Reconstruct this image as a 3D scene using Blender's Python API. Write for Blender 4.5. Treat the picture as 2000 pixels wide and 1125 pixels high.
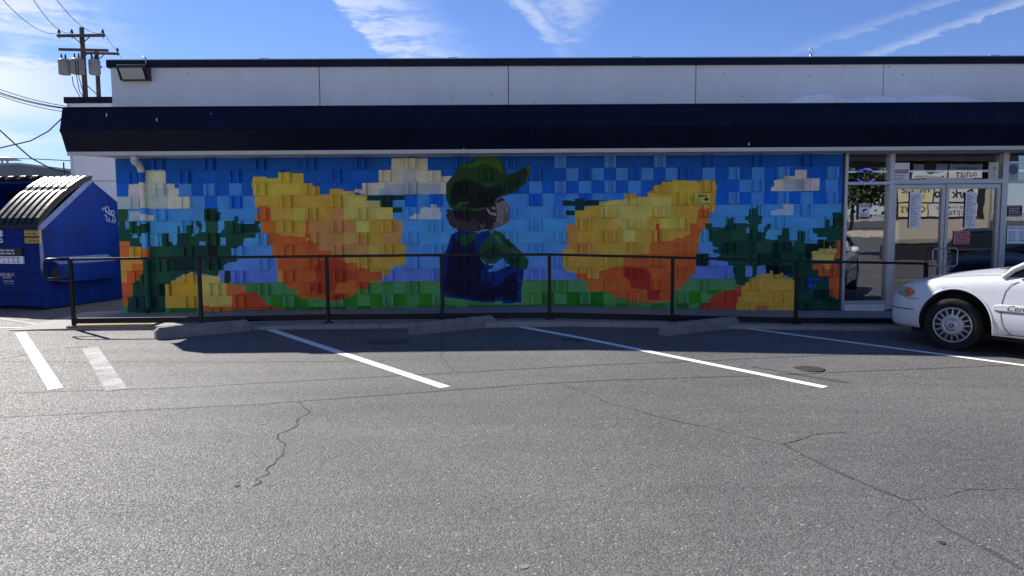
import bpy, bmesh, math, random
import numpy as np
from mathutils import Vector, Matrix
random.seed(7); np.random.seed(7)
for o in list(bpy.data.objects): bpy.data.objects.remove(o)
S = bpy.context.scene
COL = S.collection
# ------------------------------------------------------------------ camera
FPX, PITCH, YAW, ROLL = 1455.0, math.atan(129.5/1455), math.radians(0.9), 0.0079
EYE = Vector((0.0, 0.0, 1.65))
c_f = Vector((math.sin(YAW)*math.cos(PITCH), math.cos(YAW)*math.cos(PITCH), -math.sin(PITCH)))
c_r0 = Vector((math.cos(YAW), -math.sin(YAW), 0)); c_u0 = c_r0.cross(c_f)
c_r = c_r0*math.cos(ROLL) - c_u0*math.sin(ROLL); c_u = c_u0*math.cos(ROLL) + c_r0*math.sin(ROLL)
cd = bpy.data.cameras.new('camera'); cam = bpy.data.objects.new('camera', cd); COL.objects.link(cam)
cd.sensor_width = 36; cd.lens = FPX/2000*36; cd.clip_start = 0.05; cd.clip_end = 3000
cam.matrix_world = Matrix(((c_r.x, c_u.x, -c_f.x, EYE.x), (c_r.y, c_u.y, -c_f.y, EYE.y), (c_r.z, c_u.z, -c_f.z, EYE.z), (0, 0, 0, 1)))
S.camera = cam
# ------------------------------------------------------------------ sun, sky, exposure
KX, KY = 0.95, 0.88                       # ground shadow offset per metre of height (to the right, towards the viewer)
SUNV = Vector((-KX, KY, 1)).normalized()
EL = math.asin(SUNV.z); AZ = math.atan2(SUNV.x, SUNV.y)
sd = bpy.data.lights.new('sun', 'SUN'); sd.energy = 5.0; sd.angle = math.radians(0.53); sd.color = (1.0, 0.95, 0.87)
so = bpy.data.objects.new('sun', sd); COL.objects.link(so)
so.rotation_euler = SUNV.to_track_quat('Z', 'Y').to_euler()
vs = S.view_settings
vs.view_transform = 'Standard'; vs.look = 'None'; vs.gamma = 1; vs.use_curve_mapping = False
vs.exposure = 0.84
SKY_STRENGTH = 0.070

def ray(px, py):
    d = c_f + c_r*((px-1000)/FPX) - c_u*((py-562.5)/FPX)
    return d
def onY(px, py, Y):
    d = ray(px, py); t = Y/d.y
    return EYE + d*t
def lot(x, y):
    return 0.015*min(max(y, -2.0), 14.0) - 0.024*(min(max(x, 1.0), 9.0)-1.0)
def onG(px, py, lift=0.0):
    d = ray(px, py); t = 5.0
    for _ in range(40):
        p = EYE + d*t; h = lot(p.x, p.y)+lift
        t = (h-EYE.z)/d.z
    return EYE + d*t
def project(x, y, z):
    rx, ry, rz = x-EYE.x, y-EYE.y, z-EYE.z
    f = rx*c_f.x+ry*c_f.y+rz*c_f.z
    return 1000+FPX*(rx*c_r.x+ry*c_r.y+rz*c_r.z)/f, 562.5-FPX*(rx*c_u.x+ry*c_u.y+rz*c_u.z)/f

W = bpy.data.worlds.new('World'); S.world = W; W.use_nodes = True
wt = W.node_tree; wt.nodes.clear()
def wn(t): return wt.nodes.new(t)
def wl(a, b): wt.links.new(a, b)
def wmath(op, a, b=None, c=None, clamp=False):
    n = wn('ShaderNodeMath'); n.operation = op; n.use_clamp = clamp
    for i, v in enumerate((a, b, c)):
        if v is None: continue
        if isinstance(v, (int, float)): n.inputs[i].default_value = v
        else: wl(v, n.inputs[i])
    return n.outputs[0]
def wmr(v, a, b, c=0.0, d=1.0):
    n = wn('ShaderNodeMapRange'); n.interpolation_type = 'SMOOTHSTEP'
    wl(v, n.inputs['Value'])
    for k, q in (('From Min', a), ('From Max', b), ('To Min', c), ('To Max', d)): n.inputs[k].default_value = q
    return n.outputs['Result']
sky = wn('ShaderNodeTexSky'); sky.sky_type = 'NISHITA'; sky.sun_disc = False
sky.sun_elevation = EL; sky.sun_rotation = AZ; sky.air_density = 1.0; sky.dust_density = 0.1; sky.ozone_density = 2.6; sky.altitude = 50
tc = wn('ShaderNodeTexCoord'); DIR = tc.outputs['Generated']
def wdot(n):
    v = wn('ShaderNodeVectorMath'); v.operation = 'DOT_PRODUCT'
    wl(DIR, v.inputs[0]); v.inputs[1].default_value = n
    return v.outputs['Value']
def edge(a, b, inside):
    n = ray(*a).normalized().cross(ray(*b).normalized()).normalized()
    if n.dot(ray(*inside)) < 0: n = -n
    return wdot(n)
def wnoise(scale, vec=(1, 1, 1), det=6, rough=0.6, dist=0.0, off=(0, 0, 0), rot=(0, 0, 0)):
    m = wn('ShaderNodeMapping'); wl(DIR, m.inputs['Vector'])
    m.inputs['Scale'].default_value = vec; m.inputs['Location'].default_value = off; m.inputs['Rotation'].default_value = rot
    n = wn('ShaderNodeTexNoise'); wl(m.outputs[0], n.inputs['Vector'])
    n.inputs['Scale'].default_value = scale; n.inputs['Detail'].default_value = det
    n.inputs['Roughness'].default_value = rough; n.inputs['Distortion'].default_value = dist
    return n.outputs['Fac']
PXR = 1/FPX
streak = wnoise(9, (1.0, 1.0, 5.5), 8, 0.66, 0.6, rot=(0, 0.18, 0))
fine = wnoise(34, (1.0, 1.0, 3.0), 6, 0.7, 0.3)
soft = wnoise(4, (1, 1, 2.2), 5, 0.55, 0.4, off=(3.1, 0.4, 1.2))
wob = wmath('MULTIPLY', wmath('SUBTRACT', fine, 0.5), 0.03)
# wisp 1
e = wmath('ADD', edge((640, 0), (742, 112), (800, 40)), wob)
a1 = wmath('MULTIPLY', wmr(e, -2*PXR, 12*PXR), wmr(e, 45*PXR, 165*PXR, 1, 0))
a1 = wmath('MULTIPLY', a1, wmr(wmath('ADD', wmath('MULTIPLY', streak, 0.7), wmath('MULTIPLY', fine, 0.45)), 0.44, 0.66, 0.12, 1))
# wisp 2
e1 = wmath('ADD', edge((1000, 15), (1110, 112), (1090, 50)), wob)
e2 = wmath('ADD', edge((1195, 0), (1140, 112), (1090, 50)), wob)
a2 = wmath('MULTIPLY', wmr(e1, -6*PXR, 26*PXR), wmr(e2, -12*PXR, 60*PXR))
a2 = wmath('MULTIPLY', a2, wmr(wmath('ADD', wmath('MULTIPLY', soft, 0.6), wmath('MULTIPLY', fine, 0.5)), 0.47, 0.72, 0.04, 0.62))
core = wmath('ABSOLUTE', wmath('ADD', edge((1045, 35), (1118, 112), (1200, 50)), wob))
a2b = wmath('MULTIPLY', wmr(core, 2*PXR, 20*PXR, 0.7, 0), wmr(e2, 10*PXR, 110*PXR))
# contrails
def trail(a, b, w, amt):
    v = wmath('ADD', edge(a, b, (a[0], a[1]-100)), wmath('MULTIPLY', wob, 0.6))
    up = wmr(v, 0, w*PXR*3, 1, 0); dn = wmr(v, -w*PXR*0.9, 0, 0, 1)
    t = wmath('MULTIPLY', up, dn)
    lim = wmr(edge((1400, 0), (1400, 200), (1800, 50)), 0.02, 0.16)
    return wmath('MULTIPLY', wmath('MULTIPLY', t, lim), wmr(fine, 0.3, 0.65, amt*0.35, amt))
a3 = trail((1540, 108), (1862, 0), 6, 0.30); a4 = trail((1708, 110), (2000, 4), 5.5, 0.55)
# cloud bank on the left
lim = wmr(edge((300, 0), (230, 330), (0, 100)), -40*PXR, 230*PXR)
b = wmath('ADD', wmath('MULTIPLY', soft, 0.62), wmath('MULTIPLY', streak, 0.45))
a5 = wmath('MULTIPLY', wmr(b, 0.52, 0.68, 0, 0.75), lim)
# band of cloud between the pole and the left edge
band = edge((0, 175), (210, 190), (0, 0)); up = wmr(band, 25*PXR, 62*PXR, 1, 0); dn = wmr(band, -75*PXR, -20*PXR, 0, 1)
a6 = wmath('MULTIPLY', wmath('MULTIPLY', up, dn), wmath('MULTIPLY', lim, wmr(b, 0.36, 0.52)))
band = edge((0, 118), (100, 132), (0, 0)); up = wmr(band, 3*PXR, 16*PXR, 1, 0); dn = wmr(band, -16*PXR, -3*PXR, 0, 1)
a7 = wmath('MULTIPLY', wmath('MULTIPLY', up, dn), wmath('MULTIPLY', lim, wmr(fine, 0.35, 0.5)))
band = wmath('ADD', edge((0, 40), (140, 95), (100, 0)), wob); up = wmr(band, 60*PXR, 100*PXR, 1, 0.35); dn = wmr(band, -14*PXR, 12*PXR, 0, 1)
a8 = wmath('MULTIPLY', wmath('MULTIPLY', up, dn), wmath('MULTIPLY', lim, wmr(wmath('ADD', streak, wmath('MULTIPLY', fine, 0.3)), 0.5, 0.75, 0.0, 0.9)))
amt = a1
for q in (a2, a2b, a3, a4):
    amt = wmath('MAXIMUM', amt, q)
amt = wmath('MULTIPLY', amt, 0.60)
sx = wn('ShaderNodeSeparateXYZ'); wl(DIR, sx.inputs[0])
amt = wmath('MULTIPLY', amt, wmath('MULTIPLY', wmr(sx.outputs['Z'], 0.32, 0.5, 1, 0), wmr(sx.outputs['Y'], 0.1, 0.4)))
left_gate = wmath('MULTIPLY', wmr(sx.outputs['Z'], 0.24, 0.42, 1, 0), wmr(sx.outputs['Y'], 0.1, 0.4))
for q in [wmath('MULTIPLY', q_, left_gate) for q_ in (a5, a6, a7, a8)]:
    amt = wmath('MAXIMUM', amt, q)
tint = wn('ShaderNodeMix'); tint.data_type = 'RGBA'; tint.blend_type = 'MULTIPLY'; tint.inputs[0].default_value = 1
wl(sky.outputs[0], tint.inputs[6]); tint.inputs[7].default_value = (0.60, 0.71, 1.06, 1)
mx = wn('ShaderNodeMix'); mx.data_type = 'RGBA'
wl(wmath('MULTIPLY', amt, 0.92), mx.inputs[0]); wl(tint.outputs[2], mx.inputs[6]); mx.inputs[7].default_value = (7.6, 8.0, 8.6, 1)
bg = wn('ShaderNodeBackground'); bg.inputs['Strength'].default_value = SKY_STRENGTH; wl(mx.outputs[2], bg.inputs['Color'])
wo = wn('ShaderNodeOutputWorld'); wl(bg.outputs[0], wo.inputs['Surface'])

# ------------------------------------------------------------------ helpers
def lin(c):
    c = c/255.0
    return c/12.92 if c <= 0.04045 else ((c+0.055)/1.055)**2.4
def rgb(*c): return tuple(lin(x) for x in c)
def tag(o, label=None, cat=None, group=None, kind=None):
    if label: o['label'] = label
    if cat: o['category'] = cat
    if group: o['group'] = group
    if kind: o['kind'] = kind
    return o
def empty(name, loc=(0, 0, 0), rz=0.0, **k):
    o = bpy.data.objects.new(name, None); COL.objects.link(o)
    o.location = loc; o.rotation_euler = (0, 0, rz); o.empty_display_size = 0.2
    return tag(o, **k)

MATS = {}
def mat(name, col, rough=0.6, metal=0.0, var=0.12, vscale=3.0, bump=0.0, bscale=60.0, spec=0.5, coat=0.0, streak=0.0):
    if name in MATS: return MATS[name]
    m = bpy.data.materials.new(name); m.use_nodes = True; nt = m.node_tree
    p = nt.nodes['Principled BSDF']
    p.inputs['Roughness'].default_value = rough; p.inputs['Metallic'].default_value = metal
    p.inputs['Specular IOR Level'].default_value = spec; p.inputs['Coat Weight'].default_value = coat
    tcn = nt.nodes.new('ShaderNodeTexCoord')
    geo = nt.nodes.new('ShaderNodeNewGeometry')
    n1 = nt.nodes.new('ShaderNodeTexNoise'); n1.inputs['Scale'].default_value = vscale; n1.inputs['Detail'].default_value = 6; n1.inputs['Roughness'].default_value = 0.62
    nt.links.new(geo.outputs['Position'], n1.inputs['Vector'])
    mr = nt.nodes.new('ShaderNodeMapRange'); mr.inputs['From Min'].default_value = 0.3; mr.inputs['From Max'].default_value = 0.7
    mr.inputs['To Min'].default_value = 1-var; mr.inputs['To Max'].default_value = 1+var
    nt.links.new(n1.outputs['Fac'], mr.inputs['Value'])
    mxn = nt.nodes.new('ShaderNodeVectorMath'); mxn.operation = 'SCALE'; mxn.inputs[0].default_value = col[:3]
    if streak:
        mp = nt.nodes.new('ShaderNodeMapping'); mp.inputs['Scale'].default_value = (5.0, 5.0, 0.45); nt.links.new(geo.outputs['Position'], mp.inputs['Vector'])
        n3 = nt.nodes.new('ShaderNodeTexNoise'); n3.inputs['Scale'].default_value = 1.0; n3.inputs['Detail'].default_value = 7; n3.inputs['Roughness'].default_value = 0.7; nt.links.new(mp.outputs[0], n3.inputs['Vector'])
        m3 = nt.nodes.new('ShaderNodeMapRange'); m3.inputs['From Min'].default_value = 0.35; m3.inputs['From Max'].default_value = 0.7; m3.inputs['To Min'].default_value = 1.0+streak*0.3; m3.inputs['To Max'].default_value = 1.0-streak; nt.links.new(n3.outputs['Fac'], m3.inputs['Value'])
        mm = nt.nodes.new('ShaderNodeMath'); mm.operation = 'MULTIPLY'; nt.links.new(mr.outputs[0], mm.inputs[0]); nt.links.new(m3.outputs[0], mm.inputs[1]); nt.links.new(mm.outputs[0], mxn.inputs['Scale'])
    else: nt.links.new(mr.outputs[0], mxn.inputs['Scale'])
    nt.links.new(mxn.outputs[0], p.inputs['Base Color'])
    r2 = nt.nodes.new('ShaderNodeMapRange'); r2.inputs['From Min'].default_value = 0.3; r2.inputs['From Max'].default_value = 0.7
    r2.inputs['To Min'].default_value = max(0, rough-0.08); r2.inputs['To Max'].default_value = min(1, rough+0.08)
    nt.links.new(n1.outputs['Fac'], r2.inputs['Value']); nt.links.new(r2.outputs[0], p.inputs['Roughness'])
    if bump:
        n2 = nt.nodes.new('ShaderNodeTexNoise'); n2.inputs['Scale'].default_value = bscale; n2.inputs['Detail'].default_value = 4
        nt.links.new(geo.outputs['Position'], n2.inputs['Vector'])
        b = nt.nodes.new('ShaderNodeBump'); b.inputs['Strength'].default_value = bump; b.inputs['Distance'].default_value = 0.01
        nt.links.new(n2.outputs['Fac'], b.inputs['Height']); nt.links.new(b.outputs[0], p.inputs['Normal'])
    MATS[name] = m
    return m
def emit(name, col, s):
    m = bpy.data.materials.new(name); m.use_nodes = True
    p = m.node_tree.nodes['Principled BSDF']; p.inputs['Base Color'].default_value = (*col, 1)
    p.inputs['Emission Color'].default_value = (*col, 1); p.inputs['Emission Strength'].default_value = s
    return m

class MB:
    def __init__(s): s.v = []; s.f = []; s.m = []; s.c = []; s.mi = 0; s.col = (1, 1, 1); s.sm = []; s.smooth = False
    def face(s, idx): s.f.append(tuple(idx)); s.m.append(s.mi); s.c.append(s.col); s.sm.append(s.smooth)
    def pts(s, ps):
        b = len(s.v); s.v.extend([tuple(p) for p in ps]); return b
    def quad(s, a, b, c, d):
        i = s.pts((a, b, c, d)); s.face((i, i+1, i+2, i+3)); return s
    def ngon(s, ps):
        i = s.pts(ps); s.face(range(i, i+len(ps))); return s
    def hexa(s, q):            # 8 corners: bottom 0-3, top 4-7
        i = s.pts(q)
        for f in ((3, 2, 1, 0), (4, 5, 6, 7), (0, 1, 5, 4), (1, 2, 6, 5), (2, 3, 7, 6), (3, 0, 4, 7)): s.face([i+k for k in f])
        return s
    def box(s, x0, x1, y0, y1, z0, z1):
        return s.hexa([(x0, y0, z0), (x1, y0, z0), (x1, y1, z0), (x0, y1, z0), (x0, y0, z1), (x1, y0, z1), (x1, y1, z1), (x0, y1, z1)])
    def prism(s, poly, a, b, axis='y'):
        # poly of 2D points extruded along axis from a to b; axis y: (x,z); axis x: (y,z); axis z: (x,y)
        def P(p, t):
            return {'y': (p[0], t, p[1]), 'x': (t, p[0], p[1]), 'z': (p[0], p[1], t)}[axis]
        n = len(poly); i = s.pts([P(p, a) for p in poly]+[P(p, b) for p in poly])
        s.face(range(i, i+n)); s.face(range(i+2*n-1, i+n-1, -1))
        for k in range(n): s.face((i+k, i+n+k, i+n+(k+1) % n, i+(k+1) % n))
        return s
    def tube(s, path, r, n=8, caps=True):
        path = [Vector(p) for p in path]; rs = r if isinstance(r, (list, tuple)) else [r]*len(path)
        rings = []; prev = None
        for k, p in enumerate(path):
            t = (path[min(k+1, len(path)-1)]-path[max(k-1, 0)]).normalized()
            if prev is None:
                u = t.orthogonal().normalized()
            else:
                u = (prev - t*prev.dot(t))
                u = u.normalized() if u.length > 1e-6 else t.orthogonal().normalized()
            prev = u; w = t.cross(u)
            rings.append(s.pts([p+(u*math.cos(2*math.pi*j/n)+w*math.sin(2*math.pi*j/n))*rs[k] for j in range(n)]))
        o = s.smooth; s.smooth = True
        for a, b in zip(rings, rings[1:]):
            for j in range(n): s.face((a+j, a+(j+1) % n, b+(j+1) % n, b+j))
        s.smooth = o
        if caps:
            s.face([rings[0]+j for j in range(n)][::-1]); s.face([rings[-1]+j for j in range(n)])
        return s
    def lathe(s, prof, center, axis, n=24, smooth=True):
        # prof: list of (r, t) ; rotates about axis through center
        ax = Vector(axis).normalized(); u = ax.orthogonal().normalized(); w = ax.cross(u); c = Vector(center)
        rings = [s.pts([c+ax*t+(u*math.cos(2*math.pi*j/n)+w*math.sin(2*math.pi*j/n))*r for j in range(n)]) for r, t in prof]
        o = s.smooth; s.smooth = smooth
        for a, b in zip(rings, rings[1:]):
            for j in range(n): s.face((a+j, a+(j+1) % n, b+(j+1) % n, b+j))
        s.smooth = o
        s.face([rings[0]+j for j in range(n)][::-1]); s.face([rings[-1]+j for j in range(n)])
        return s
    def build(s, name, mats, parent=None, local=False, bevel=0.0, paint=False, origin=None, auto=False):
        if not isinstance(mats, (list, tuple)): mats = [mats]
        off = Vector((0, 0, 0))
        if origin is not None: off = Vector(origin)
        elif parent is not None and not local: off = None
        me = bpy.data.meshes.new(name)
        if off is None:
            loc = Vector((0, 0, 0)); q = parent
            while q is not None: loc = loc + q.location; q = q.parent
            vv = [(v[0]-loc.x, v[1]-loc.y, v[2]-loc.z) for v in s.v]
        else: vv = [(v[0]-off.x, v[1]-off.y, v[2]-off.z) for v in s.v]
        me.from_pydata(vv, [], s.f)
        for m in mats: me.materials.append(m)
        me.polygons.foreach_set('material_index', s.m); me.polygons.foreach_set('use_smooth', s.sm)
        if paint:
            at = me.color_attributes.new('paint', 'FLOAT_COLOR', 'CORNER')
            buf = []
            for f, c in zip(s.f, s.c): buf.extend([c[0], c[1], c[2], 1.0]*len(f))
            at.data.foreach_set('color', buf)
        me.validate(); me.update()
        o = bpy.data.objects.new(name, me); COL.objects.link(o)
        if parent is not None: o.parent = parent
        if origin is not None:
            if parent is not None:
                loc = Vector((0, 0, 0)); q = parent
                while q is not None: loc = loc + q.location; q = q.parent
                o.location = Vector(origin)-loc
            else: o.location = origin
        if bevel:
            b = o.modifiers.new('bevel', 'BEVEL'); b.width = bevel; b.segments = 2; b.limit_method = 'ANGLE'; b.angle_limit = math.radians(40)
        return o

FONT_CACHE = {}
def text_geo(txt, size, shear=0.0, bold=0.0):
    k = (txt, size, shear, bold)
    if k in FONT_CACHE: return FONT_CACHE[k]
    cu = bpy.data.curves.new('t', 'FONT'); cu.body = txt; cu.size = size; cu.shear = shear; cu.offset = bold*size; cu.resolution_u = 2
    cu.align_x = 'CENTER'; cu.align_y = 'CENTER'
    o = bpy.data.objects.new('t', cu); COL.objects.link(o)
    dg = bpy.context.evaluated_depsgraph_get(); ev = o.evaluated_get(dg); me = ev.to_mesh()
    g = ([tuple(v.co) for v in me.vertices], [tuple(p.vertices) for p in me.polygons])
    ev.to_mesh_clear(); bpy.data.objects.remove(o); bpy.data.curves.remove(cu)
    FONT_CACHE[k] = g
    return g
def add_text(mb, txt, size, org, xd, ud, shear=0.0, bold=0.0, sx=1.0):
    vs_, fs = text_geo(txt, size, shear, bold); org = Vector(org); xd = Vector(xd); ud = Vector(ud)
    b = mb.pts([org+xd*(v[0]*sx)+ud*v[1] for v in vs_])
    for f in fs: mb.face([b+i for i in f])
def bars(mb, org, xd, ud, w, h, rows, fill=0.8, th=0.35, seed=0):
    # small print too fine to read: broken short strokes
    rnd = random.Random(seed); org = Vector(org); xd = Vector(xd); ud = Vector(ud); dh = h/rows
    for r in range(rows):
        x = -w/2; end = -w/2+w*(fill+rnd.random()*(1-fill))
        while x < end-0.004:
            l = min(dh*(0.5+rnd.random()*2.0), end-x); y = h/2-dh*(r+0.5); t = dh*th/2
            mb.quad(org+xd*x+ud*(y-t), org+xd*(x+l)+ud*(y-t), org+xd*(x+l)+ud*(y+t), org+xd*x+ud*(y+t)); x += l+dh*0.45

def copy_tree(o, parent=None, skip=()):
    c = o.copy(); COL.objects.link(c); c.parent = parent
    for ch in list(o.children):
        if ch.name.split('.')[0] in skip: continue
        copy_tree(ch, c, skip)
    return c

# ------------------------------------------------------------------ materials
def asphalt_mat(name, tone=1.0, seal=0.0):
    m = bpy.data.materials.new(name); m.use_nodes = True; nt = m.node_tree; N = nt.nodes.new; L = nt.links.new
    p = nt.nodes['Principled BSDF']; geo = N('ShaderNodeNewGeometry'); pos = geo.outputs['Position']
    def noise(sc, det=4, ro=0.6, vec=None):
        n = N('ShaderNodeTexNoise'); n.inputs['Scale'].default_value = sc; n.inputs['Detail'].default_value = det; n.inputs['Roughness'].default_value = ro
        L(vec or pos, n.inputs['Vector']); return n.outputs['Fac']
    def mr(v, a, b, c, d):
        n = N('ShaderNodeMapRange'); L(v, n.inputs['Value'])
        for k, q in zip(('From Min', 'From Max', 'To Min', 'To Max'), (a, b, c, d)): n.inputs[k].default_value = q
        return n.outputs[0]
    def mul(a, b):
        n = N('ShaderNodeMath'); n.operation = 'MULTIPLY'
        for i, q in enumerate((a, b)):
            if isinstance(q, (int, float)): n.inputs[i].default_value = q
            else: L(q, n.inputs[i])
        return n.outputs[0]
    big = mr(noise(0.35, 5, 0.55), 0.3, 0.7, 0.80, 1.18)
    mp = N('ShaderNodeMapping'); L(pos, mp.inputs['Vector']); mp.inputs['Scale'].default_value = (0.35, 2.2, 1)
    wear = mr(noise(1.3, 6, 0.7, mp.outputs[0]), 0.35, 0.7, 0.90, 1.12)
    med = mr(noise(28, 3, 0.7), 0.25, 0.75, 0.82, 1.18)
    v = N('ShaderNodeTexVoronoi'); v.inputs['Scale'].default_value = 95; L(pos, v.inputs['Vector'])
    sep = N('ShaderNodeSeparateColor'); L(v.outputs['Color'], sep.inputs[0])
    stone = mr(sep.outputs[0], 0.0, 1.0, 0.62, 1.36)
    v2 = N('ShaderNodeTexVoronoi'); v2.inputs['Scale'].default_value = 48; L(pos, v2.inputs['Vector'])
    sep2 = N('ShaderNodeSeparateColor'); L(v2.outputs['Color'], sep2.inputs[0])
    fl = mul(mr(sep2.outputs[1], 0.955, 0.965, 0.0, 1.0), mr(v2.outputs['Distance'], 0.0045, 0.009, 1.0, 0.0))
    # distance in voronoi is in scaled units
    fl = mul(mr(sep2.outputs[1], 0.95, 0.96, 0.0, 1.0), mr(v2.outputs['Distance'], 0.22, 0.36, 1.0, 0.0))
    k = mul(mul(big, wear), mul(med, stone))
    base = N('ShaderNodeVectorMath'); base.operation = 'SCALE'; base.inputs[0].default_value = (0.114*tone, 0.111*tone, 0.107*tone); L(k, base.inputs['Scale'])
    mxn = N('ShaderNodeMix'); mxn.data_type = 'RGBA'; L(mul(fl, 0.8*(1-seal)), mxn.inputs[0]); L(base.outputs[0], mxn.inputs[6]); mxn.inputs[7].default_value = (0.42, 0.40, 0.37, 1)
    L(mxn.outputs[2], p.inputs['Base Color'])
    p.inputs['Roughness'].default_value = 0.62; p.inputs['Specular IOR Level'].default_value = 0.40
    ro = mr(sep.outputs[2], 0, 1, 0.52, 0.95); L(ro, p.inputs['Roughness'])
    b = N('ShaderNodeBump'); b.inputs['Strength'].default_value = 0.58*(1-seal); b.inputs['Distance'].default_value = 0.006
    L(v.outputs['Distance'], b.inputs['Height']); b.invert = True
    b2 = N('ShaderNodeBump'); b2.inputs['Strength'].default_value = 0.35; b2.inputs['Distance'].default_value = 0.02
    L(noise(9, 6, 0.7), b2.inputs['Height']); L(b.outputs[0], b2.inputs['Normal']); L(b2.outputs[0], p.inputs['Normal'])
    return m
M_ASPH = asphalt_mat('asphalt')
M_SEAM = asphalt_mat('asphalt_seam', 0.62)
M_CRACK = mat('crack_dark', (0.03, 0.03, 0.03), 0.95, var=0.3)
def worn_paint(name, col, keep_lo, keep_hi):
    m = bpy.data.materials.new(name); m.use_nodes = True; nt = m.node_tree; N = nt.nodes.new; L = nt.links.new
    p = nt.nodes['Principled BSDF']; geo = N('ShaderNodeNewGeometry')
    n = N('ShaderNodeTexNoise'); n.inputs['Scale'].default_value = 45; n.inputs['Detail'].default_value = 8; n.inputs['Roughness'].default_value = 0.75; L(geo.outputs['Position'], n.inputs['Vector'])
    n3 = N('ShaderNodeTexNoise'); n3.inputs['Scale'].default_value = 4; n3.inputs['Detail'].default_value = 4; L(geo.outputs['Position'], n3.inputs['Vector'])
    ad = N('ShaderNodeMath'); ad.operation = 'MULTIPLY_ADD'; L(n3.outputs['Fac'], ad.inputs[0]); ad.inputs[1].default_value = 0.5; L(n.outputs['Fac'], ad.inputs[2])
    r = N('ShaderNodeMapRange'); L(ad.outputs[0], r.inputs['Value']); r.inputs['From Min'].default_value = keep_lo; r.inputs['From Max'].default_value = keep_hi
    v = N('ShaderNodeTexVoronoi'); v.inputs['Scale'].default_value = 95; L(geo.outputs['Position'], v.inputs['Vector'])
    mxn = N('ShaderNodeMix'); mxn.data_type = 'RGBA'; L(r.outputs[0], mxn.inputs[0]); mxn.inputs[6].default_value = (*col, 1); mxn.inputs[7].default_value = (0.12, 0.118, 0.115, 1)
    L(mxn.outputs[2], p.inputs['Base Color']); p.inputs['Roughness'].default_value = 0.75
    b = N('ShaderNodeBump'); b.inputs['Strength'].default_value = 0.5; b.inputs['Distance'].default_value = 0.004; b.invert = True; L(v.outputs['Distance'], b.inputs['Height']); L(b.outputs[0], p.inputs['Normal'])
    return m
M_LINE = worn_paint('stall_paint', (0.78, 0.78, 0.76), 0.90, 1.05)
M_FADED = worn_paint('faded_stall_paint', (0.40, 0.39, 0.38), 0.62, 0.86)
M_CONC = mat('sidewalk_concrete', (0.27, 0.265, 0.25), 0.85, var=0.16, vscale=2.2, bump=0.25, bscale=120)
M_STOP = mat('wheel_stop_concrete', (0.20, 0.198, 0.19), 0.9, var=0.25, vscale=7, bump=0.5, bscale=70)
M_RAIL = mat('black_rail_paint', (0.002, 0.004, 0.009), 0.42, var=0.2, vscale=8, spec=0.3)
M_NAVY = mat('navy_metal', (0.0015, 0.005, 0.024), 0.55, var=0.2, vscale=1.2, spec=0.25, bump=0.03, bscale=3, streak=0.35)
M_STUCCO = mat('white_parapet_paint', (0.85, 0.84, 0.83), 0.8, var=0.05, vscale=1.3, bump=0.12, bscale=40, streak=0.035)
M_WHITE = mat('white_trim_paint', (0.72, 0.71, 0.69), 0.6, var=0.06)
M_SOFFIT = mat('soffit_paint', (0.62, 0.60, 0.57), 0.7, var=0.06)
M_ALU = mat('storefront_aluminium', (0.50, 0.51, 0.53), 0.38, metal=0.55, var=0.06, vscale=5)
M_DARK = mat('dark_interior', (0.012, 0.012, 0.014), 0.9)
M_BLACK = mat('black_rubber', (0.010, 0.010, 0.011), 0.75, bump=0.1)
M_PAPER = mat('paper', (0.88, 0.88, 0.90), 0.7, var=0.04)
M_INK = mat('ink', (0.02, 0.02, 0.025), 0.7)
M_RED = mat('red_print', (0.55, 0.03, 0.04), 0.6)
M_PINK = mat('pink_card', (0.62, 0.22, 0.22), 0.7)
M_YELLOW = mat('yellow_sign', (0.72, 0.68, 0.08), 0.5)
M_CREAM = mat('cream_sign', (0.80, 0.70, 0.42), 0.5)
M_BLUEP = mat('blue_bin_paint', (0.001, 0.022, 0.18), 0.5, var=0.25, vscale=2.5, bump=0.16, bscale=5, spec=0.10, streak=0.35)
M_BLUEW = mat('worn_blue_edge', (0.08, 0.14, 0.34), 0.5, var=0.35, vscale=9, bump=0.2, bscale=20)
M_LID = mat('black_lid_plastic', (0.011, 0.011, 0.013), 0.36, var=0.3, vscale=6, bump=0.10, bscale=9, spec=0.22)
M_STICK = mat('amber_sticker', (0.55, 0.36, 0.05), 0.6, var=0.25, vscale=30)
M_WOOD = mat('pole_wood', (0.14, 0.095, 0.065), 0.9, var=0.35, vscale=4, bump=0.4, bscale=30)
M_GREYM = mat('transformer_grey', (0.36, 0.37, 0.37), 0.5, var=0.08)
M_WIRE = mat('wire_black', (0.02, 0.02, 0.022), 0.7)
M_GALV = mat('galvanised', (0.45, 0.46, 0.47), 0.4, metal=0.7)

# ------------------------------------------------------------------ ground
def strip(mb, pts, w, lift, jitter=0.0, wvar=0.0, rnd=random):
    """ribbon on the lot following ground points"""
    P = []
    for a, b in zip(pts, pts[1:]):
        n = max(1, int((Vector(b)-Vector(a)).length/0.06)) if jitter else max(1, int((Vector(b)-Vector(a)).length/0.5))
        for k in range(n): P.append(Vector(a).lerp(Vector(b), k/n))
    P.append(Vector(pts[-1])); prev = None
    off = 0
    for k, p in enumerate(P):
        t = P[min(k+1, len(P)-1)]-P[max(k-1, 0)]; t.z = 0; t.normalize(); n = Vector((-t.y, t.x, 0))
        off = off*0.45+rnd.gauss(0, 1)*jitter
        ww = w*(1+rnd.uniform(-wvar, wvar))/2
        a = p+n*(off+ww); b = p+n*(off-ww)
        a.z = lot(a.x, a.y)+lift; b.z = lot(b.x, b.y)+lift
        i = mb.pts((a, b))
        if prev is not None: mb.face((prev, prev+1, i+1, i))
        prev = i
g = MB()
xs = [-500, -20, 1, 9, 60, 500]; ys = [-500, -2, 10.0, 14, 60, 500]
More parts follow.
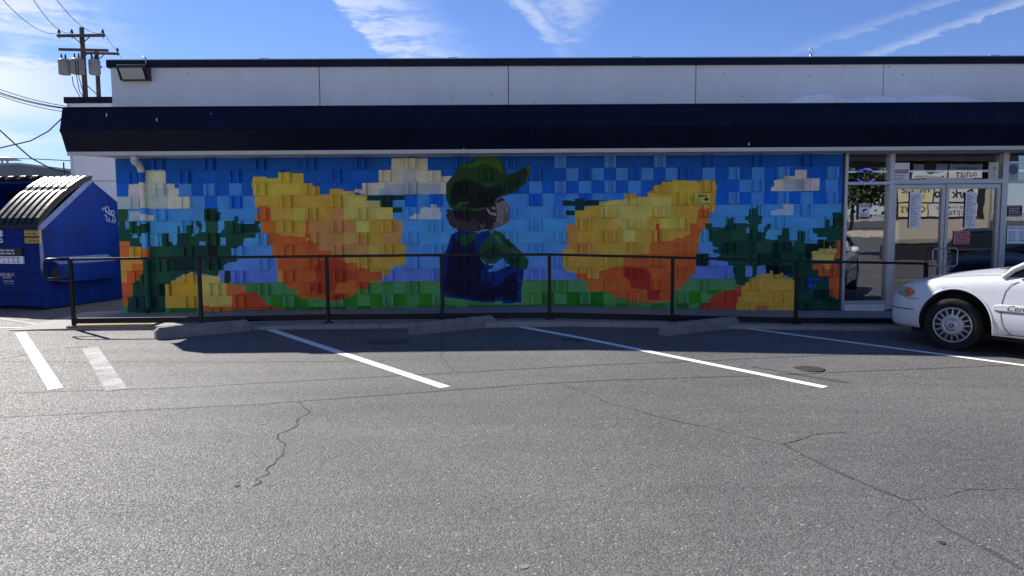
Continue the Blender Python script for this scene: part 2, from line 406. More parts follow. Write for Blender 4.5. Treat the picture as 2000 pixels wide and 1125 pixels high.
for iy in range(len(ys)):
    for ix in range(len(xs)): g.v.append((xs[ix], ys[iy], lot(xs[ix], ys[iy])))
for iy in range(len(ys)-1):
    for ix in range(len(xs)-1):
        a = iy*len(xs)+ix; g.face((a, a+1, a+1+len(xs), a+len(xs)))
lot_o = tag(g.build('parking_lot', M_ASPH), kind='structure')
lines = [((515, 640), (870, 757), 0.115), ((985, 633), (1612, 757), 0.115), ((1452, 641), (2000, 714), 0.105)]
for a, b, w in lines:
    m = MB(); A = onG(*a); B = onG(*b); D = (B-A)
    if a[0] == 1452: B = A+D*1.9
    strip(m, [A, B], w, 0.004); m.build('stall_line', M_LINE, lot_o, local=True)
m = MB(); strip(m, [onG(40, 650), onG(109, 760)], 0.125, 0.004); m.build('stall_line', M_LINE, lot_o, local=True)
m = MB(); strip(m, [onG(175, 678), onG(228, 762)], 0.18, 0.004); m.build('faded_line', M_FADED, lot_o, local=True)
m = MB(); strip(m, [onG(-60, 642), onG(134, 637.5)], 0.06, 0.004); m.build('faded_line', M_LINE, lot_o, local=True)
m = MB(); strip(m, [onG(-10, 621), onG(92, 637)], 0.10, 0.0042); m.build('faded_line', M_FADED, lot_o, local=True)
rc = random.Random(3)
for pts, w in (([(580, 785), (603, 803), (590, 818), (585, 832), (545, 848), (558, 860), (553, 880), (540, 905), (530, 918), (510, 935), (503, 950)], 0.008),
               ([(1100, 750), (1200, 792), (1330, 825), (1480, 855), (1530, 868)], 0.006),
               ([(1530, 868), (1600, 848), (1670, 843)], 0.006),
               ([(1745, 968), (1775, 978)], 0.007), ([(1775, 978), (1850, 970), (1865, 960), (1985, 953)], 0.004), ([(1775, 978), (1800, 1000), (1860, 1040)], 0.005),
               ([(860, 655), (862, 700), (890, 725)], 0.006), ([(0, 702), (60, 692), (120, 680), (170, 678)], 0.012), ([(150, 820), (190, 808)], 0.006)):
    m = MB(); strip(m, [onG(*p) for p in pts], w, 0.0025, 0.017 if len(pts) > 6 else 0.010, 0.75, rc); m.build('crack', M_CRACK, lot_o, local=True)
for pts, w in (([(-100, 771), (330, 758), (700, 738), (1000, 722), (1300, 708), (1700, 690), (2100, 674)], 0.030),
               ([(-100, 820), (500, 790), (1000, 753), (1500, 733), (1950, 714), (2100, 708)], 0.034),
               ([(1530, 868), (1630, 920), (1745, 968)], 0.03), ([(1860, 1040), (1950, 1085), (2010, 1120)], 0.03),
               ([(1470, 716), (1560, 732), (1660, 748)], 0.07), ([(0, 706), (400, 707), (750, 706)], 0.014)):
    m = MB(); strip(m, [onG(*p) for p in pts], w, 0.0018, 0.004, 0.4, rc); m.build('paving_seam', M_SEAM, lot_o, local=True)
M_OIL = asphalt_mat('oil_stain', 0.55, 0.35)
for (px, py, rx_, ry_) in ((760, 668, 0.30, 0.22), (1130, 662, 0.26, 0.2)):
    c = onG(px, py); m = MB(); n = 22
    m.ngon([(c.x+math.cos(k*2*math.pi/n)*rx_*rc.uniform(.75, 1.1), c.y+math.sin(k*2*math.pi/n)*ry_*rc.uniform(.75, 1.1), 0) for k in range(n)])
    m.v = [(v[0], v[1], lot(v[0], v[1])+0.0014) for v in m.v]; m.build('oil_stain', M_OIL, lot_o, local=True)
# tar-filled pits and pale spots
for (px, py, r, mm) in ((463, 950, 0.022, M_CRACK), (516, 828, 0.022, M_STOP), (1838, 1060, 0.02, M_CRACK), (1022, 1108, 0.022, M_STOP), (1162, 916, 0.018, M_STOP)):
    c = onG(px, py); m = MB(); n = 9
    m.ngon([(c.x+math.cos(k*2*math.pi/n)*r*rc.uniform(.6, 1.2), c.y+math.sin(k*2*math.pi/n)*r*rc.uniform(.6, 1.2), lot(c.x, c.y)+0.003) for k in range(n)])
    m.build('spot', mm, lot_o, local=True)

# ------------------------------------------------------------------ sidewalk (raised walk along the wall)
YW = 12.27; YR = 10.7; YC = 10.58
def walk_z(x):
    return float(np.interp(x, [-9.5, -7.2, -6.4, -2.0, 0.8, 2.5, 4.2, 6.5, 30], [0.17, 0.185, 0.205, 0.245, 0.262, 0.215, 0.155, 0.118, 0.10]))
walk = empty('sidewalk', (0, YW, 0), kind='structure')
joints = [-7.0, -4.55, -2.55, -0.85, 0.75, 2.75, 4.75, 6.75, 9.0, 12.0, 16.0, 20]
for x0, x1 in zip(joints, joints[1:]):
    m = MB(); n = 6
    xs_ = [x0+0.006+(x1-x0-0.012)*k/n for k in range(n+1)]
    for a, b in zip(xs_, xs_[1:]):
        sk = -0.18
        m.hexa([(a+sk*0, YC+0.03, -0.3), (b, YC+0.03, -0.3), (b, 12.6, -0.3), (a, 12.6, -0.3), (a, YC+0.03, walk_z(a)-0.022), (b, YC+0.03, walk_z(b)-0.022), (b, 12.6, walk_z(b)), (a, 12.6, walk_z(a))])
    m.build('pavement_slab', M_CONC, walk)
m = MB(); n = 60
xs_ = [-4.55+(24.5)*k/n for k in range(n+1)]
for a, b in zip(xs_, xs_[1:]):
    m.hexa([(a, YC-0.10, -0.3), (b, YC-0.10, -0.3), (b, YC+0.026, -0.3), (a, YC+0.026, -0.3), (a, YC-0.10, walk_z(a)-0.028), (b, YC-0.10, walk_z(b)-0.028), (b, YC+0.026, walk_z(b)-0.024), (a, YC+0.026, walk_z(a)-0.024)])
m.build('kerb', M_CONC, walk, bevel=0.012)
# tan truncated dome mat at the ramp foot
mato = empty('tactile_mat', (-5.4, 10.95, walk_z(-5.4)), label='tan tactile paving mat under the left end of the black railing', cat='tactile mat')
m = MB(); A, B = -6.2, -5.0
m.hexa([(A, YC+0.06, walk_z(A)-0.02), (B, YC+0.06, walk_z(B)-0.02), (B, 11.15, walk_z(B)-0.02), (A, 11.15, walk_z(A)-0.02), (A, YC+0.06, walk_z(A)+0.008), (B, YC+0.06, walk_z(B)+0.008), (B, 11.15, walk_z(B)+0.012), (A, 11.15, walk_z(A)+0.012)])
M_TAN = mat('tan_mat', (0.34, 0.25, 0.12), 0.7, var=0.2, vscale=10)
m.build('mat_base', M_TAN, mato)
m = MB()
for i in range(22):
    for j in range(8):
        x = A+0.03+i*0.0525; y = YC+0.09+j*0.066; m.lathe([(0.014, 0.0), (0.008, 0.007)], (x, y, walk_z(x)+0.009), (0, 0, 1), 6)
tag(m.build('dome', M_TAN, mato), kind='stuff')
# loose white strap lying by the railing
strap = MB(); pts = [onG(*p) for p in ((222, 634), (232, 640), (262, 640), (285, 637), (292, 630))]
strip(strap, pts, 0.035, 0.012); strap.build('white_strap', M_WHITE); so_ = bpy.data.objects['white_strap']
tag(so_, 'loose white plastic strap lying on the asphalt beneath the railing', 'strap')

# ------------------------------------------------------------------ mural painting
def z3(x, y): return 200+x/3.124, 280+y/3.124
ROW = 0.2032
zt = onY(760, 331, YW).z + ROW; NR = 13
xr = onY(605.5, 320, YW).x; xL = onY(225.5, 330, YW).x; xR = onY(1647, 330, YW).x
ncl = math.ceil((xr-ROW/2-xL)/ROW/4)*4
X0 = xr-ROW/2-ncl*ROW; NC = math.ceil((xR-X0)/ROW)
R = 16; d = ROW/R
gx = X0+(np.arange(NC*R)+0.5)*d; gz = zt-(np.arange(NR*R)+0.5)*d
GX, GZ = np.meshgrid(gx, gz)
PXm, PYm = project(GX, YW, GZ)
IMG = np.zeros((NR*R, NC*R, 3))
rows_base = [(0, 70, 142), (2, 74, 148), (4, 78, 154), (62, 122, 192), (62, 126, 200), (64, 132, 210), (70, 136, 216), (74, 128, 214), (82, 124, 212), (86, 112, 204), (66, 128, 80), (60, 120, 66), (44, 98, 48)]
rj = random.Random(11)
for r in range(NR):
    for k in range(NC):
        c = np.array(rows_base[r], float)
        px = PXm[r*R+8, k*R+8]
        if r == 3 and px > 1250: c = np.array((4, 84, 168.))
        if r == 3 and 1080 < px <= 1250: c = np.array((40, 104, 184.))
        if r in (10, 11): c = np.array([(60, 118, 62), (70, 128, 74), (72, 130, 78)][rj.randrange(3)], float)
        if r == 12: c = np.array([(40, 92, 44), (64, 120, 66), (34, 96, 28)][rj.randrange(3)], float)
        c = c*rj.uniform(0.965, 1.035)
        IMG[r*R:(r+1)*R, k*R:(k+1)*R] = c
def inpoly(pts):
    px = np.array([p[0] for p in pts]); py = np.array([p[1] for p in pts])
    x0, x1, y0, y1 = px.min()-2, px.max()+2, py.min()-2, py.max()+2
    sub = (PXm > x0) & (PXm < x1) & (PYm > y0) & (PYm < y1)
    idx = np.nonzero(sub); X = PXm[idx]; Y = PYm[idx]; ins = np.zeros(X.shape, bool); j = len(px)-1
    for i in range(len(px)):
        if py[i] != py[j]:
            c = ((py[i] > Y) != (py[j] > Y)) & (X < (px[j]-px[i])*(Y-py[i])/(py[j]-py[i])+px[i]); ins ^= c
        j = i
    return (idx[0][ins], idx[1][ins])
ZX = {3: 200, 4: 560, 5: 840, 6: 1240}
def PL(z, col, *flat):
    pts = [(ZX[z]+flat[i]/3.124, 280+flat[i+1]/3.124) for i in range(0, len(flat), 2)]
    IMG[inpoly(pts)] = col
def RC(z, col, x0, y0, x1, y1): PL(z, col, x0, y0, x1, y0, x1, y1, x0, y1)
def CE(z, col, x0, y0, x1, y1):          # whole half-block cell
    px = ZX[z]+(x0+x1)/2/3.124; py = 280+(y0+y1)/2/3.124
    p = onY(px, py, YW); k = int((p.x-X0)/ROW); r = int((zt-p.z)/ROW)
    if 0 <= k < NC and 0 <= r < NR: IMG[r*R:(r+1)*R, k*R:(k+1)*R] = col
LB = (62, 116, 170)
for b in ((467, 248, 542, 322), (615, 248, 690, 322), (770, 248, 847, 322)): CE(3, LB, *b)
CE(3, (6, 82, 164), 620, 325, 697, 398); CE(3, (10, 92, 182), 773, 325, 850, 398); CE(3, (0, 84, 168), 80, 250, 155, 322)
# cloud at the left
WH = (186, 182, 174); BW = (150, 164, 190)
RC(3, WH, 262, 165, 385, 245); RC(3, (172, 176, 188), 160, 248, 235, 325)
PL(3, (176, 178, 180), 240, 248, 440, 248, 440, 275, 465, 275, 465, 325, 540, 326, 540, 398, 240, 398); RC(3, BW, 90, 325, 235, 400)
RC(3, (152, 168, 188), 300, 270, 400, 398); RC(3, WH, 500, 330, 540, 396); RC(3, BW, 165, 415, 240, 475); RC(3, (176, 180, 190), 240, 440, 318, 474)
# bush at the left edge
DG = (16, 62, 46); DG2 = (24, 70, 46); DG3 = (8, 46, 38)
RC(3, DG2, 92, 400, 155, 480); RC(3, DG, 100, 480, 290, 628); RC(3, DG2, 180, 482, 240, 548)
for b in ((140, 475, 165, 522), (222, 478, 245, 502), (185, 550, 215, 580), (228, 568, 250, 606), (255, 540, 280, 626)): RC(3, (70, 138, 216), *b)
OR = (178, 84, 36); OR2 = (160, 72, 34); OR3 = (140, 56, 30); YE = (182, 158, 56); YL = (188, 170, 88); YO = (196, 136, 48); PE = (190, 128, 62)
RC(3, OR, 100, 598, 165, 705); RC(3, (186, 148, 44), 165, 632, 247, 705); RC(3, OR, 250, 645, 308, 705)
PL(3, YO, 105, 705, 288, 705, 288, 758, 258, 760, 258, 780, 105, 780); PL(3, OR2, 105, 778, 258, 778, 258, 825, 232, 830, 232, 855, 185, 855, 185, 940, 155, 940, 155, 990, 112, 990)
RC(3, YO, 108, 780, 150, 850); RC(3, OR, 180, 735, 285, 780)
# big leafy plant left
PL(3, DG, 185, 858, 185, 938, 155, 938, 155, 1030, 385, 1030, 385, 930, 395, 855, 420, 855, 455, 820, 490, 800, 560, 785, 640, 800, 700, 812, 715, 775, 740, 770, 740, 745, 770, 725, 820, 722, 820, 680, 800, 680, 800, 640, 820, 638, 860, 622, 862, 580, 945, 576, 945, 545, 965, 545, 965, 520, 945, 500, 965, 490, 965, 470, 930, 470, 930, 490, 850, 490, 832, 470, 825, 443, 803, 443, 803, 472, 745, 472, 745, 520, 720, 545, 705, 470, 720, 468, 720, 423, 697, 420, 697, 398, 640, 398, 640, 416, 622, 418, 622, 465, 630, 475, 630, 540, 600, 540, 612, 505, 600, 480, 570, 470, 570, 495, 590, 520, 590, 545, 545, 570, 545, 548, 455, 548, 455, 620, 430, 620, 430, 600, 405, 600, 405, 550, 362, 550, 370, 628, 290, 628, 290, 700, 262, 705, 262, 770, 232, 830)
RC(3, DG, 515, 500, 552, 550); RC(3, DG, 458, 505, 472, 548)
for b in ((720, 575, 752, 622), (590, 598, 632, 620), (705, 475, 728, 545)): RC(3, (70, 136, 216), *b)
rp = random.Random(5)
def leafy(z, boxes):
    for (x0, y0, x1, y1, c) in boxes: RC(z, c, x0, y0, x1, y1)
leafy(3, [(330, 630, 410, 700, DG2), (340, 780, 415, 852, DG2), (455, 552, 535, 625, DG3), (630, 475, 705, 545, DG2), (640, 550, 700, 620, (22, 58, 32)), (640, 628, 705, 700, (6, 24, 24)), (745, 475, 800, 545, DG2), (860, 492, 940, 545, DG3),
          (430, 705, 560, 780, (8, 36, 30)), (355, 705, 405, 770, DG2), (285, 705, 330, 775, (14, 48, 38)), (190, 858, 275, 930, (14, 58, 46)), (300, 935, 345, 1005, (6, 40, 40)), (190, 935, 265, 1010, (10, 52, 48)), (355, 858, 395, 930, (4, 36, 32)), (480, 630, 555, 700, (14, 56, 38)), (575, 630, 640, 700, (12, 48, 34)), (650, 705, 705, 775, (12, 50, 36)), (640, 405, 698, 468, (14, 46, 26))])
RC(3, DG3, 745, 775, 780, 853)
PL(3, YE, 395, 858, 410, 858, 425, 835, 455, 835, 455, 820, 490, 815, 490, 800, 520, 800, 545, 785, 563, 785, 563, 805, 645, 800, 645, 812, 718, 812, 718, 853, 755, 855, 755, 930, 790, 930, 790, 1005, 385, 1005, 385, 935, 395, 935)
PL(3, YL, 600, 805, 718, 812, 718, 853, 755, 855, 755, 930, 790, 930, 790, 985, 600, 1000)
RC(3, (186, 150, 40), 420, 860, 575, 928); RC(3, OR2, 600, 990, 655, 1030); RC(3, OR, 655, 1000, 790, 1030)
PL(3, (172, 86, 42), 755, 855, 870, 870, 872, 930, 755, 930); PL(3, OR3, 790, 930, 870, 905, 945, 908, 950, 930, 975, 945, 1000, 970, 1005, 988, 1100, 988, 1105, 1012, 790, 1015)
RC(3, OR2, 790, 930, 868, 1005)
# green patches bright
BG = (40, 112, 20)
for b in ((1030, 925, 1100, 985), (1180, 930, 1250, 990)): CE(3, BG, *b)
for b in ((50, 930, 130, 990), (360, 918, 440, 988), (510, 918, 583, 988), (660, 918, 735, 988), (810, 918, 880, 988)): CE(4, BG, *b)
# first poppy
PL(4, YE, -205, 205, -127, 205, -125, 212, -53, 212, -53, 180, 22, 180, 102, 182, 102, 243, 165, 243, 165, 262, 200, 262, 200, 312, 262, 312, 262, 277, 340, 277, 345, 290, 415, 290, 430, 312, 470, 315, 490, 320, 490, 350, 570, 350, 585, 365, 585, 388, 645, 390, 645, 430, 652, 468, 705, 468, 710, 540, 697, 545, 697, 615, 725, 615, 725, 740, 655, 745, 655, 770, 635, 770, 635, 805, 595, 805, 580, 850, -50, 850, -90, 470, -175, 470, -175, 390, -195, 390, -195, 320, -205, 320, -212, 243)
PL(4, (196, 172, 60), -205, 205, -127, 205, -125, 212, -53, 212, -53, 182, 22, 180, 102, 184, 102, 243, 60, 318, -195, 320, -212, 243)
PL(4, YL, 340, 290, 430, 312, 470, 315, 490, 350, 570, 350, 585, 388, 645, 390, 648, 465, 350, 465)
RC(4, (196, 156, 62), -95, 395, 40, 468); RC(4, PE, 270, 395, 345, 465); RC(4, (188, 172, 70), 45, 395, 115, 468)
PL(4, PE, 140, 470, 420, 470, 420, 545, 580, 620, 580, 690, 430, 690, 280, 690, 270, 655, 195, 655, 195, 620, 170, 592, 140, 590)
RC(4, (198, 158, 74), 350, 545, 430, 615); RC(4, (192, 178, 92), 425, 470, 500, 545); RC(4, YE, 500, 545, 580, 612); RC(4, PE, 580, 545, 697, 612); RC(4, (180, 156, 54), 580, 620, 725, 740); RC(4, (198, 170, 84), 500, 620, 580, 690); RC(4, PE, 655, 470, 705, 540)
RC(4, YE, -65, 470, 115, 548); RC(4, (202, 150, 66), -40, 475, 20, 545)
PL(4, OR2, -175, 380, -120, 378, -120, 395, -97, 395, -97, 470, -64, 470, -64, 545, -34, 560, 40, 560, 40, 572, 115, 572, 115, 592, 170, 592, 195, 620, 195, 655, 270, 655, 285, 690, 355, 690, 355, 728, 430, 728, 430, 755, 505, 765, 510, 782, 585, 782, 585, 838, 505, 838, 485, 870, 485, 888, 435, 890, 435, 918, 345, 950, 345, 965, 210, 955, 205, 945, 90, 945, 60, 920, 50, 885, 0, 885, 0, 850, -26, 850, -26, 775, -54, 772, -60, 700, -85, 695, -90, 622, -112, 618, -112, 550, -150, 550, -155, 470)
RC(4, OR, -155, 475, -65, 545); RC(4, OR, -90, 625, 110, 690); RC(4, (168, 76, 34), -25, 775, 170, 840); RC(4, OR, 210, 850, 430, 910)
PL(4, (132, 48, 28), 170, 770, 200, 720, 280, 700, 355, 715, 380, 780, 370, 840, 310, 850, 290, 910, 200, 915, 150, 900, 160, 850, 180, 830); RC(4, (140, 54, 28), 355, 780, 440, 838); RC(4, OR3, 435, 845, 500, 885); RC(4, (120, 44, 26), 290, 915, 345, 955)
RC(4, (150, 66, 40), 115, 468, 135, 618)
RC(4, (176, 84, 40), -175, 385, -105, 468)
# cloud in the middle
PL(4, (178, 172, 166), 638, 90, 858, 90, 858, 165, 937, 165, 937, 198, 1010, 198, 972, 245, 972, 312, 485, 312, 465, 312, 430, 300, 415, 283, 460, 283, 460, 240, 562, 240, 562, 165, 638, 165)
PL(4, (140, 150, 178), 565, 312, 565, 280, 600, 270, 600, 245, 940, 245, 940, 312); RC(4, (148, 158, 180), 712, 165, 790, 240)
RC(4, DG3, 490, 318, 720, 346); RC(4, DG3, 582, 345, 645, 388); RC(4, DG3, 648, 390, 703, 422)
CE(4, (0, 78, 162), 718, 320, 793, 388); CE(4, (2, 84, 168), 868, 320, 943, 388)
PL(4, (166, 176, 202), 745, 462, 745, 445, 780, 445, 780, 432, 810, 430, 815, 400, 830, 390, 880, 390, 880, 373, 915, 373, 915, 388, 935, 395, 945, 465, 815, 465)
# sky checker to the right of the child
for b in ((735, 80, 808, 152), (1033, 80, 1105, 150), (810, 155, 880, 230), (960, 155, 1030, 228), (1108, 155, 1180, 228), (588, 232, 660, 305), (737, 237, 808, 308), (885, 232, 955, 305), (1033, 235, 1105, 303), (1182, 232, 1253, 300), (810, 312, 880, 380), (958, 310, 1030, 380)): CE(5, LB, *b)
for b in ((588, 315, 660, 385), (885, 310, 955, 380)): CE(5, (4, 82, 168), *b)
for b in ((515, 315, 585, 385), (735, 388, 808, 458)): CE(5, (58, 118, 190), *b)
for b in ((85, 70, 155, 145), (10, 148, 80, 222), (150, 148, 225, 222), (378, 145, 450, 215), (533, 145, 605, 215), (680, 143, 752, 215), (835, 140, 905, 212), (1135, 138, 1205, 210), (600, 220, 680, 290), (745, 222, 830, 290), (1200, 215, 1275, 285), (533, 295, 605, 367), (680, 293, 750, 365), (833, 293, 905, 362), (978, 293, 1050, 362), (1130, 290, 1205, 360)): CE(6, LB, *b)
# clouds at the right
PL(6, (176, 170, 168), 830, 290, 830, 268, 850, 262, 852, 225, 905, 215, 905, 200, 975, 200, 980, 160, 1048, 160, 1048, 215, 1125, 215, 1125, 288, 1050, 290)
RC(6, (146, 154, 184), 905, 225, 975, 286); RC(6, (136, 146, 178), 980, 218, 1040, 286); RC(6, (160, 164, 186), 1050, 222, 1085, 286)
PL(6, (150, 168, 206), 830, 440, 835, 410, 905, 400, 905, 368, 968, 370, 965, 435)
# second poppy
PL(5, YE, 1185, 308, 1255, 308, 1255, 325, 1328, 325, 1328, 300, 1355, 290, 1355, 270, 1370, 258, 1410, 250, 1410, 232, 1480, 232, 1482, 222, 1555, 222, 1560, 238, 1640, 240, 1655, 222, 1705, 222, 1720, 228, 1737, 228, 1737, 255, 1750, 255, 1748, 290, 1740, 345, 1737, 415, 1702, 415, 1640, 600, 1340, 780, 1030, 826, 955, 826, 955, 790, 888, 790, 835, 780, 835, 765, 810, 765, 810, 645, 833, 645, 833, 497, 885, 497, 885, 410, 940, 405, 955, 385, 1020, 380, 1045, 360, 1105, 345, 1185, 345)
PL(5, YL, 1105, 350, 1328, 328, 1328, 520, 1180, 530, 1105, 450, 1040, 450, 1040, 390); RC(5, (190, 178, 96), 1180, 530, 1250, 600); RC(6, YL, 5, 330, 225, 450); RC(6, (188, 172, 74), 150, 455, 300, 520)
RC(6, (196, 168, 52), 235, 230, 385, 370)
RC(5, (186, 124, 50), 833, 497, 905, 645); RC(5, (190, 130, 52), 885, 610, 955, 680); RC(5, (196, 142, 60), 955, 600, 1030, 740)
PL(6, OR2, 395, 400, 452, 400, 452, 515, 415, 520, 378, 595, 388, 600, 385, 745, 370, 745, 370, 800, 328, 805, 328, 845, 290, 850, 290, 890, 245, 895, 215, 935, 215, 965, 150, 965, 75, 978, -35, 965, -70, 940, -140, 940, -140, 905, -290, 898, -290, 855, -310, 830, -362, 825, -362, 790, -295, 790, -295, 825, -220, 825, -220, 780, -145, 760, -70, 745, -70, 690, 5, 680, 88, 672, 100, 605, 220, 595, 240, 590, 245, 580, 296, 578, 300, 560, 338, 555, 340, 490, 375, 487, 380, 455, 380, 415)
RC(6, OR, 230, 600, 385, 670); RC(6, OR, 90, 610, 225, 740); RC(6, (184, 92, 42), 385, 455, 450, 520); RC(6, (168, 74, 32), 100, 760, 320, 840); RC(6, OR, -290, 830, -70, 900); RC(6, OR, 0, 895, 75, 970)
PL(6, (126, 36, 30), -70, 750, 75, 765, 95, 800, 95, 890, 150, 895, 150, 955, 80, 955, 70, 890, -20, 885, -40, 820, -70, 820)
RC(6, (150, 48, 32), 128, 490, 150, 600)
RC(5, DG3, 808, 350, 955, 382); RC(5, DG3, 955, 345, 1030, 378); RC(5, DG3, 1030, 345, 1080, 352); RC(5, DG3, 825, 408, 885, 440); RC(5, DG3, 885, 338, 940, 408)
for b in ((660, 905, 735, 975), (808, 905, 885, 975), (958, 905, 1030, 975)): CE(5, (30, 98, 22), *b)
for b in ((295, 895, 370, 965), (80, 970, 150, 1005)): CE(6, BG, *b)
RC(6, (70, 122, 78), 370, 825, 612, 890); RC(6, BG, 445, 893, 535, 928)
# right plant
PL(6, DG, 430, 490, 470, 488, 475, 510, 545, 515, 565, 490, 580, 450, 600, 450, 600, 490, 640, 485, 700, 490, 690, 470, 672, 468, 672, 445, 697, 440, 697, 400, 725, 400, 735, 383, 748, 383, 748, 440, 775, 445, 775, 490, 750, 495, 750, 540, 785, 545, 785, 515, 805, 505, 805, 490, 830, 490, 830, 515, 800, 545, 795, 585, 870, 588, 870, 560, 895, 558, 900, 515, 940, 515, 945, 590, 990, 590, 992, 535, 1030, 535, 1030, 600, 1045, 612, 1110, 612, 1115, 588, 1170, 588, 1170, 570, 1115, 570, 1110, 548, 1082, 545, 1082, 515, 1160, 515, 1160, 465, 1182, 465, 1182, 510, 1205, 500, 1205, 422, 1275, 420, 1275, 1060, 1000, 1060, 985, 870, 965, 850, 960, 825, 905, 800, 840, 790, 830, 775, 800, 790, 740, 800, 735, 815, 690, 825, 690, 865, 645, 868, 612, 850, 612, 790, 598, 790, 598, 745, 570, 745, 570, 722, 500, 715, 500, 690, 520, 690, 520, 670, 475, 668, 475, 650, 505, 645, 505, 635, 475, 630, 475, 600, 450, 595, 450, 540, 430, 515)
RC(6, (74, 138, 216), 395, 545, 448, 596); RC(6, (84, 124, 210), 745, 745, 798, 796); RC(6, (84, 124, 210), 675, 745, 715, 815); RC(6, (68, 134, 212), 680, 515, 700, 548); RC(6, (70, 136, 214), 945, 600, 965, 628)
leafy(6, [(525, 520, 595, 590, (24, 58, 44)), (600, 520, 675, 590, DG2), (680, 600, 740, 665, DG3), (745, 595, 830, 665, DG2), (600, 600, 675, 665, (14, 58, 36)), (680, 670, 745, 735, (18, 66, 48)), (750, 670, 825, 740, DG3), (800, 740, 880, 800, (4, 10, 24)), (835, 600, 890, 665, DG3), (895, 600, 960, 665, (10, 44, 34)), (830, 670, 890, 735, (6, 28, 28)), (530, 600, 590, 668, DG3), (1120, 590, 1180, 640, (4, 30, 20)), (1205, 425, 1265, 500, (14, 50, 30)), (1040, 615, 1120, 700, (4, 24, 22)), (960, 670, 1040, 740, DG), (1010, 745, 1085, 880, (12, 54, 38)), (1090, 890, 1180, 955, (2, 40, 34)), (1000, 960, 1100, 1040, (8, 54, 44)), (885, 740, 965, 800, (10, 40, 34)), (1180, 950, 1255, 1030, (10, 50, 32))])
RC(6, (4, 36, 36), 372, 672, 447, 745)
PL(6, YE, 620, 1035, 620, 935, 650, 935, 650, 870, 672, 870, 672, 850, 700, 845, 710, 822, 740, 820, 745, 800, 825, 795, 825, 775, 842, 775, 842, 800, 880, 800, 885, 790, 908, 790, 910, 815, 960, 825, 970, 840, 985, 845, 985, 1035)
RC(6, (176, 156, 62), 745, 820, 960, 890); RC(6, (160, 88, 54), 745, 990, 820, 1018)
PL(6, (136, 46, 34), 390, 1012, 390, 990, 440, 985, 455, 950, 470, 935, 545, 905, 545, 895, 620, 895, 620, 870, 648, 870, 648, 935, 620, 935, 620, 1014)
PL(6, OR2, 1215, 700, 1215, 625, 1230, 592, 1275, 590, 1275, 700); PL(6, OR2, 1085, 735, 1275, 735, 1275, 955, 1225, 950, 1225, 935, 1185, 930, 1185, 815, 1118, 810, 1118, 770, 1085, 770); RC(6, (140, 70, 44), 1200, 735, 1275, 815)
PL(6, YL, 1070, 715, 1070, 690, 1080, 685, 1075, 660, 1120, 655, 1125, 640, 1180, 640, 1180, 628, 1195, 628, 1195, 640, 1215, 640, 1215, 715); RC(6, YE, 1155, 735, 1192, 770); RC(6, (14, 54, 38), 1110, 810, 1185, 850)
# seated child seen from behind (generic figure in a cap)
CAP = (24, 54, 22); CAPD = (7, 17, 14); CAPL = (46, 84, 24)
SH = (26, 66, 42); SHD = (14, 44, 30); NV = (2, 8, 42); BL = (8, 32, 92)
PL(5, BL, 130, 555, 190, 528, 300, 545, 365, 530, 375, 560, 320, 640, 305, 700, 340, 740, 395, 745, 440, 705, 500, 745, 570, 775, 572, 800, 555, 900, 558, 970, 445, 980, 440, 962, 370, 968, 280, 965, 150, 945, 80, 935, 60, 870, 72, 780, 80, 690, 100, 650)
PL(5, (70, 124, 212), 345, 788, 400, 738, 440, 705, 485, 745, 430, 770, 372, 790)
PL(5, NV, 140, 570, 180, 600, 190, 630, 225, 605, 275, 590, 280, 640, 300, 700, 335, 745, 305, 800, 315, 850, 380, 850, 370, 880, 430, 860, 470, 810, 530, 780, 528, 960, 455, 960, 440, 930, 360, 955, 270, 950, 110, 925, 85, 890, 100, 780, 110, 690)
PL(5, BL, 345, 790, 385, 780, 430, 790, 500, 755, 560, 770, 470, 810, 430, 850, 400, 880, 370, 870, 375, 835, 330, 845, 305, 845)
PL(5, SH, 180, 560, 300, 545, 275, 585, 215, 632, 190, 622)
PL(5, SH, 365, 560, 390, 530, 440, 545, 470, 580, 550, 655, 603, 715, 590, 770, 570, 775, 490, 745, 440, 698, 400, 733, 345, 738, 302, 698, 303, 640)
PL(5, SHD, 395, 620, 470, 700, 560, 690, 520, 745, 450, 695, 410, 690, 370, 720, 330, 690, 360, 640)
PL(5, SHD, 450, 580, 500, 610, 520, 640, 470, 625)
PL(5, (40, 92, 60), 385, 560, 420, 560, 450, 620, 410, 600); PL(5, (36, 84, 52), 480, 640, 540, 665, 590, 715, 550, 690)
PL(5, NV, 490, 820, 500, 800, 515, 800, 515, 905, 500, 905); PL(5, BL, 500, 860, 518, 850, 516, 905, 503, 905)
PL(5, (50, 44, 44), 115, 405, 105, 420, 112, 440, 106, 458, 122, 470, 120, 490, 140, 505, 165, 515, 195, 535, 290, 538, 335, 520, 370, 520, 390, 470, 405, 450, 345, 440, 345, 400, 280, 412, 150, 405)
PL(5, (24, 21, 26), 140, 405, 280, 412, 345, 402, 350, 450, 360, 490, 335, 515, 300, 515, 290, 480, 260, 460, 240, 485, 190, 465, 150, 445)
PL(5, (24, 21, 26), 335, 388, 400, 345, 412, 365, 408, 470, 372, 528, 330, 522, 338, 440)
PL(5, (92, 80, 76), 365, 532, 385, 485, 408, 468, 478, 482, 440, 502)
PL(5, (109, 99, 98), 398, 362, 440, 332, 452, 342, 468, 362, 489, 388, 484, 410, 482, 484, 440, 492, 402, 470, 410, 440, 405, 400)
PL(5, (86, 78, 78), 470, 420, 482, 420, 480, 482, 440, 490, 452, 462)
PL(5, (48, 34, 36), 405, 345, 445, 328, 455, 345, 410, 365); PL(5, (40, 30, 32), 365, 400, 405, 398, 400, 450, 380, 480, 372, 525, 345, 520, 350, 470)
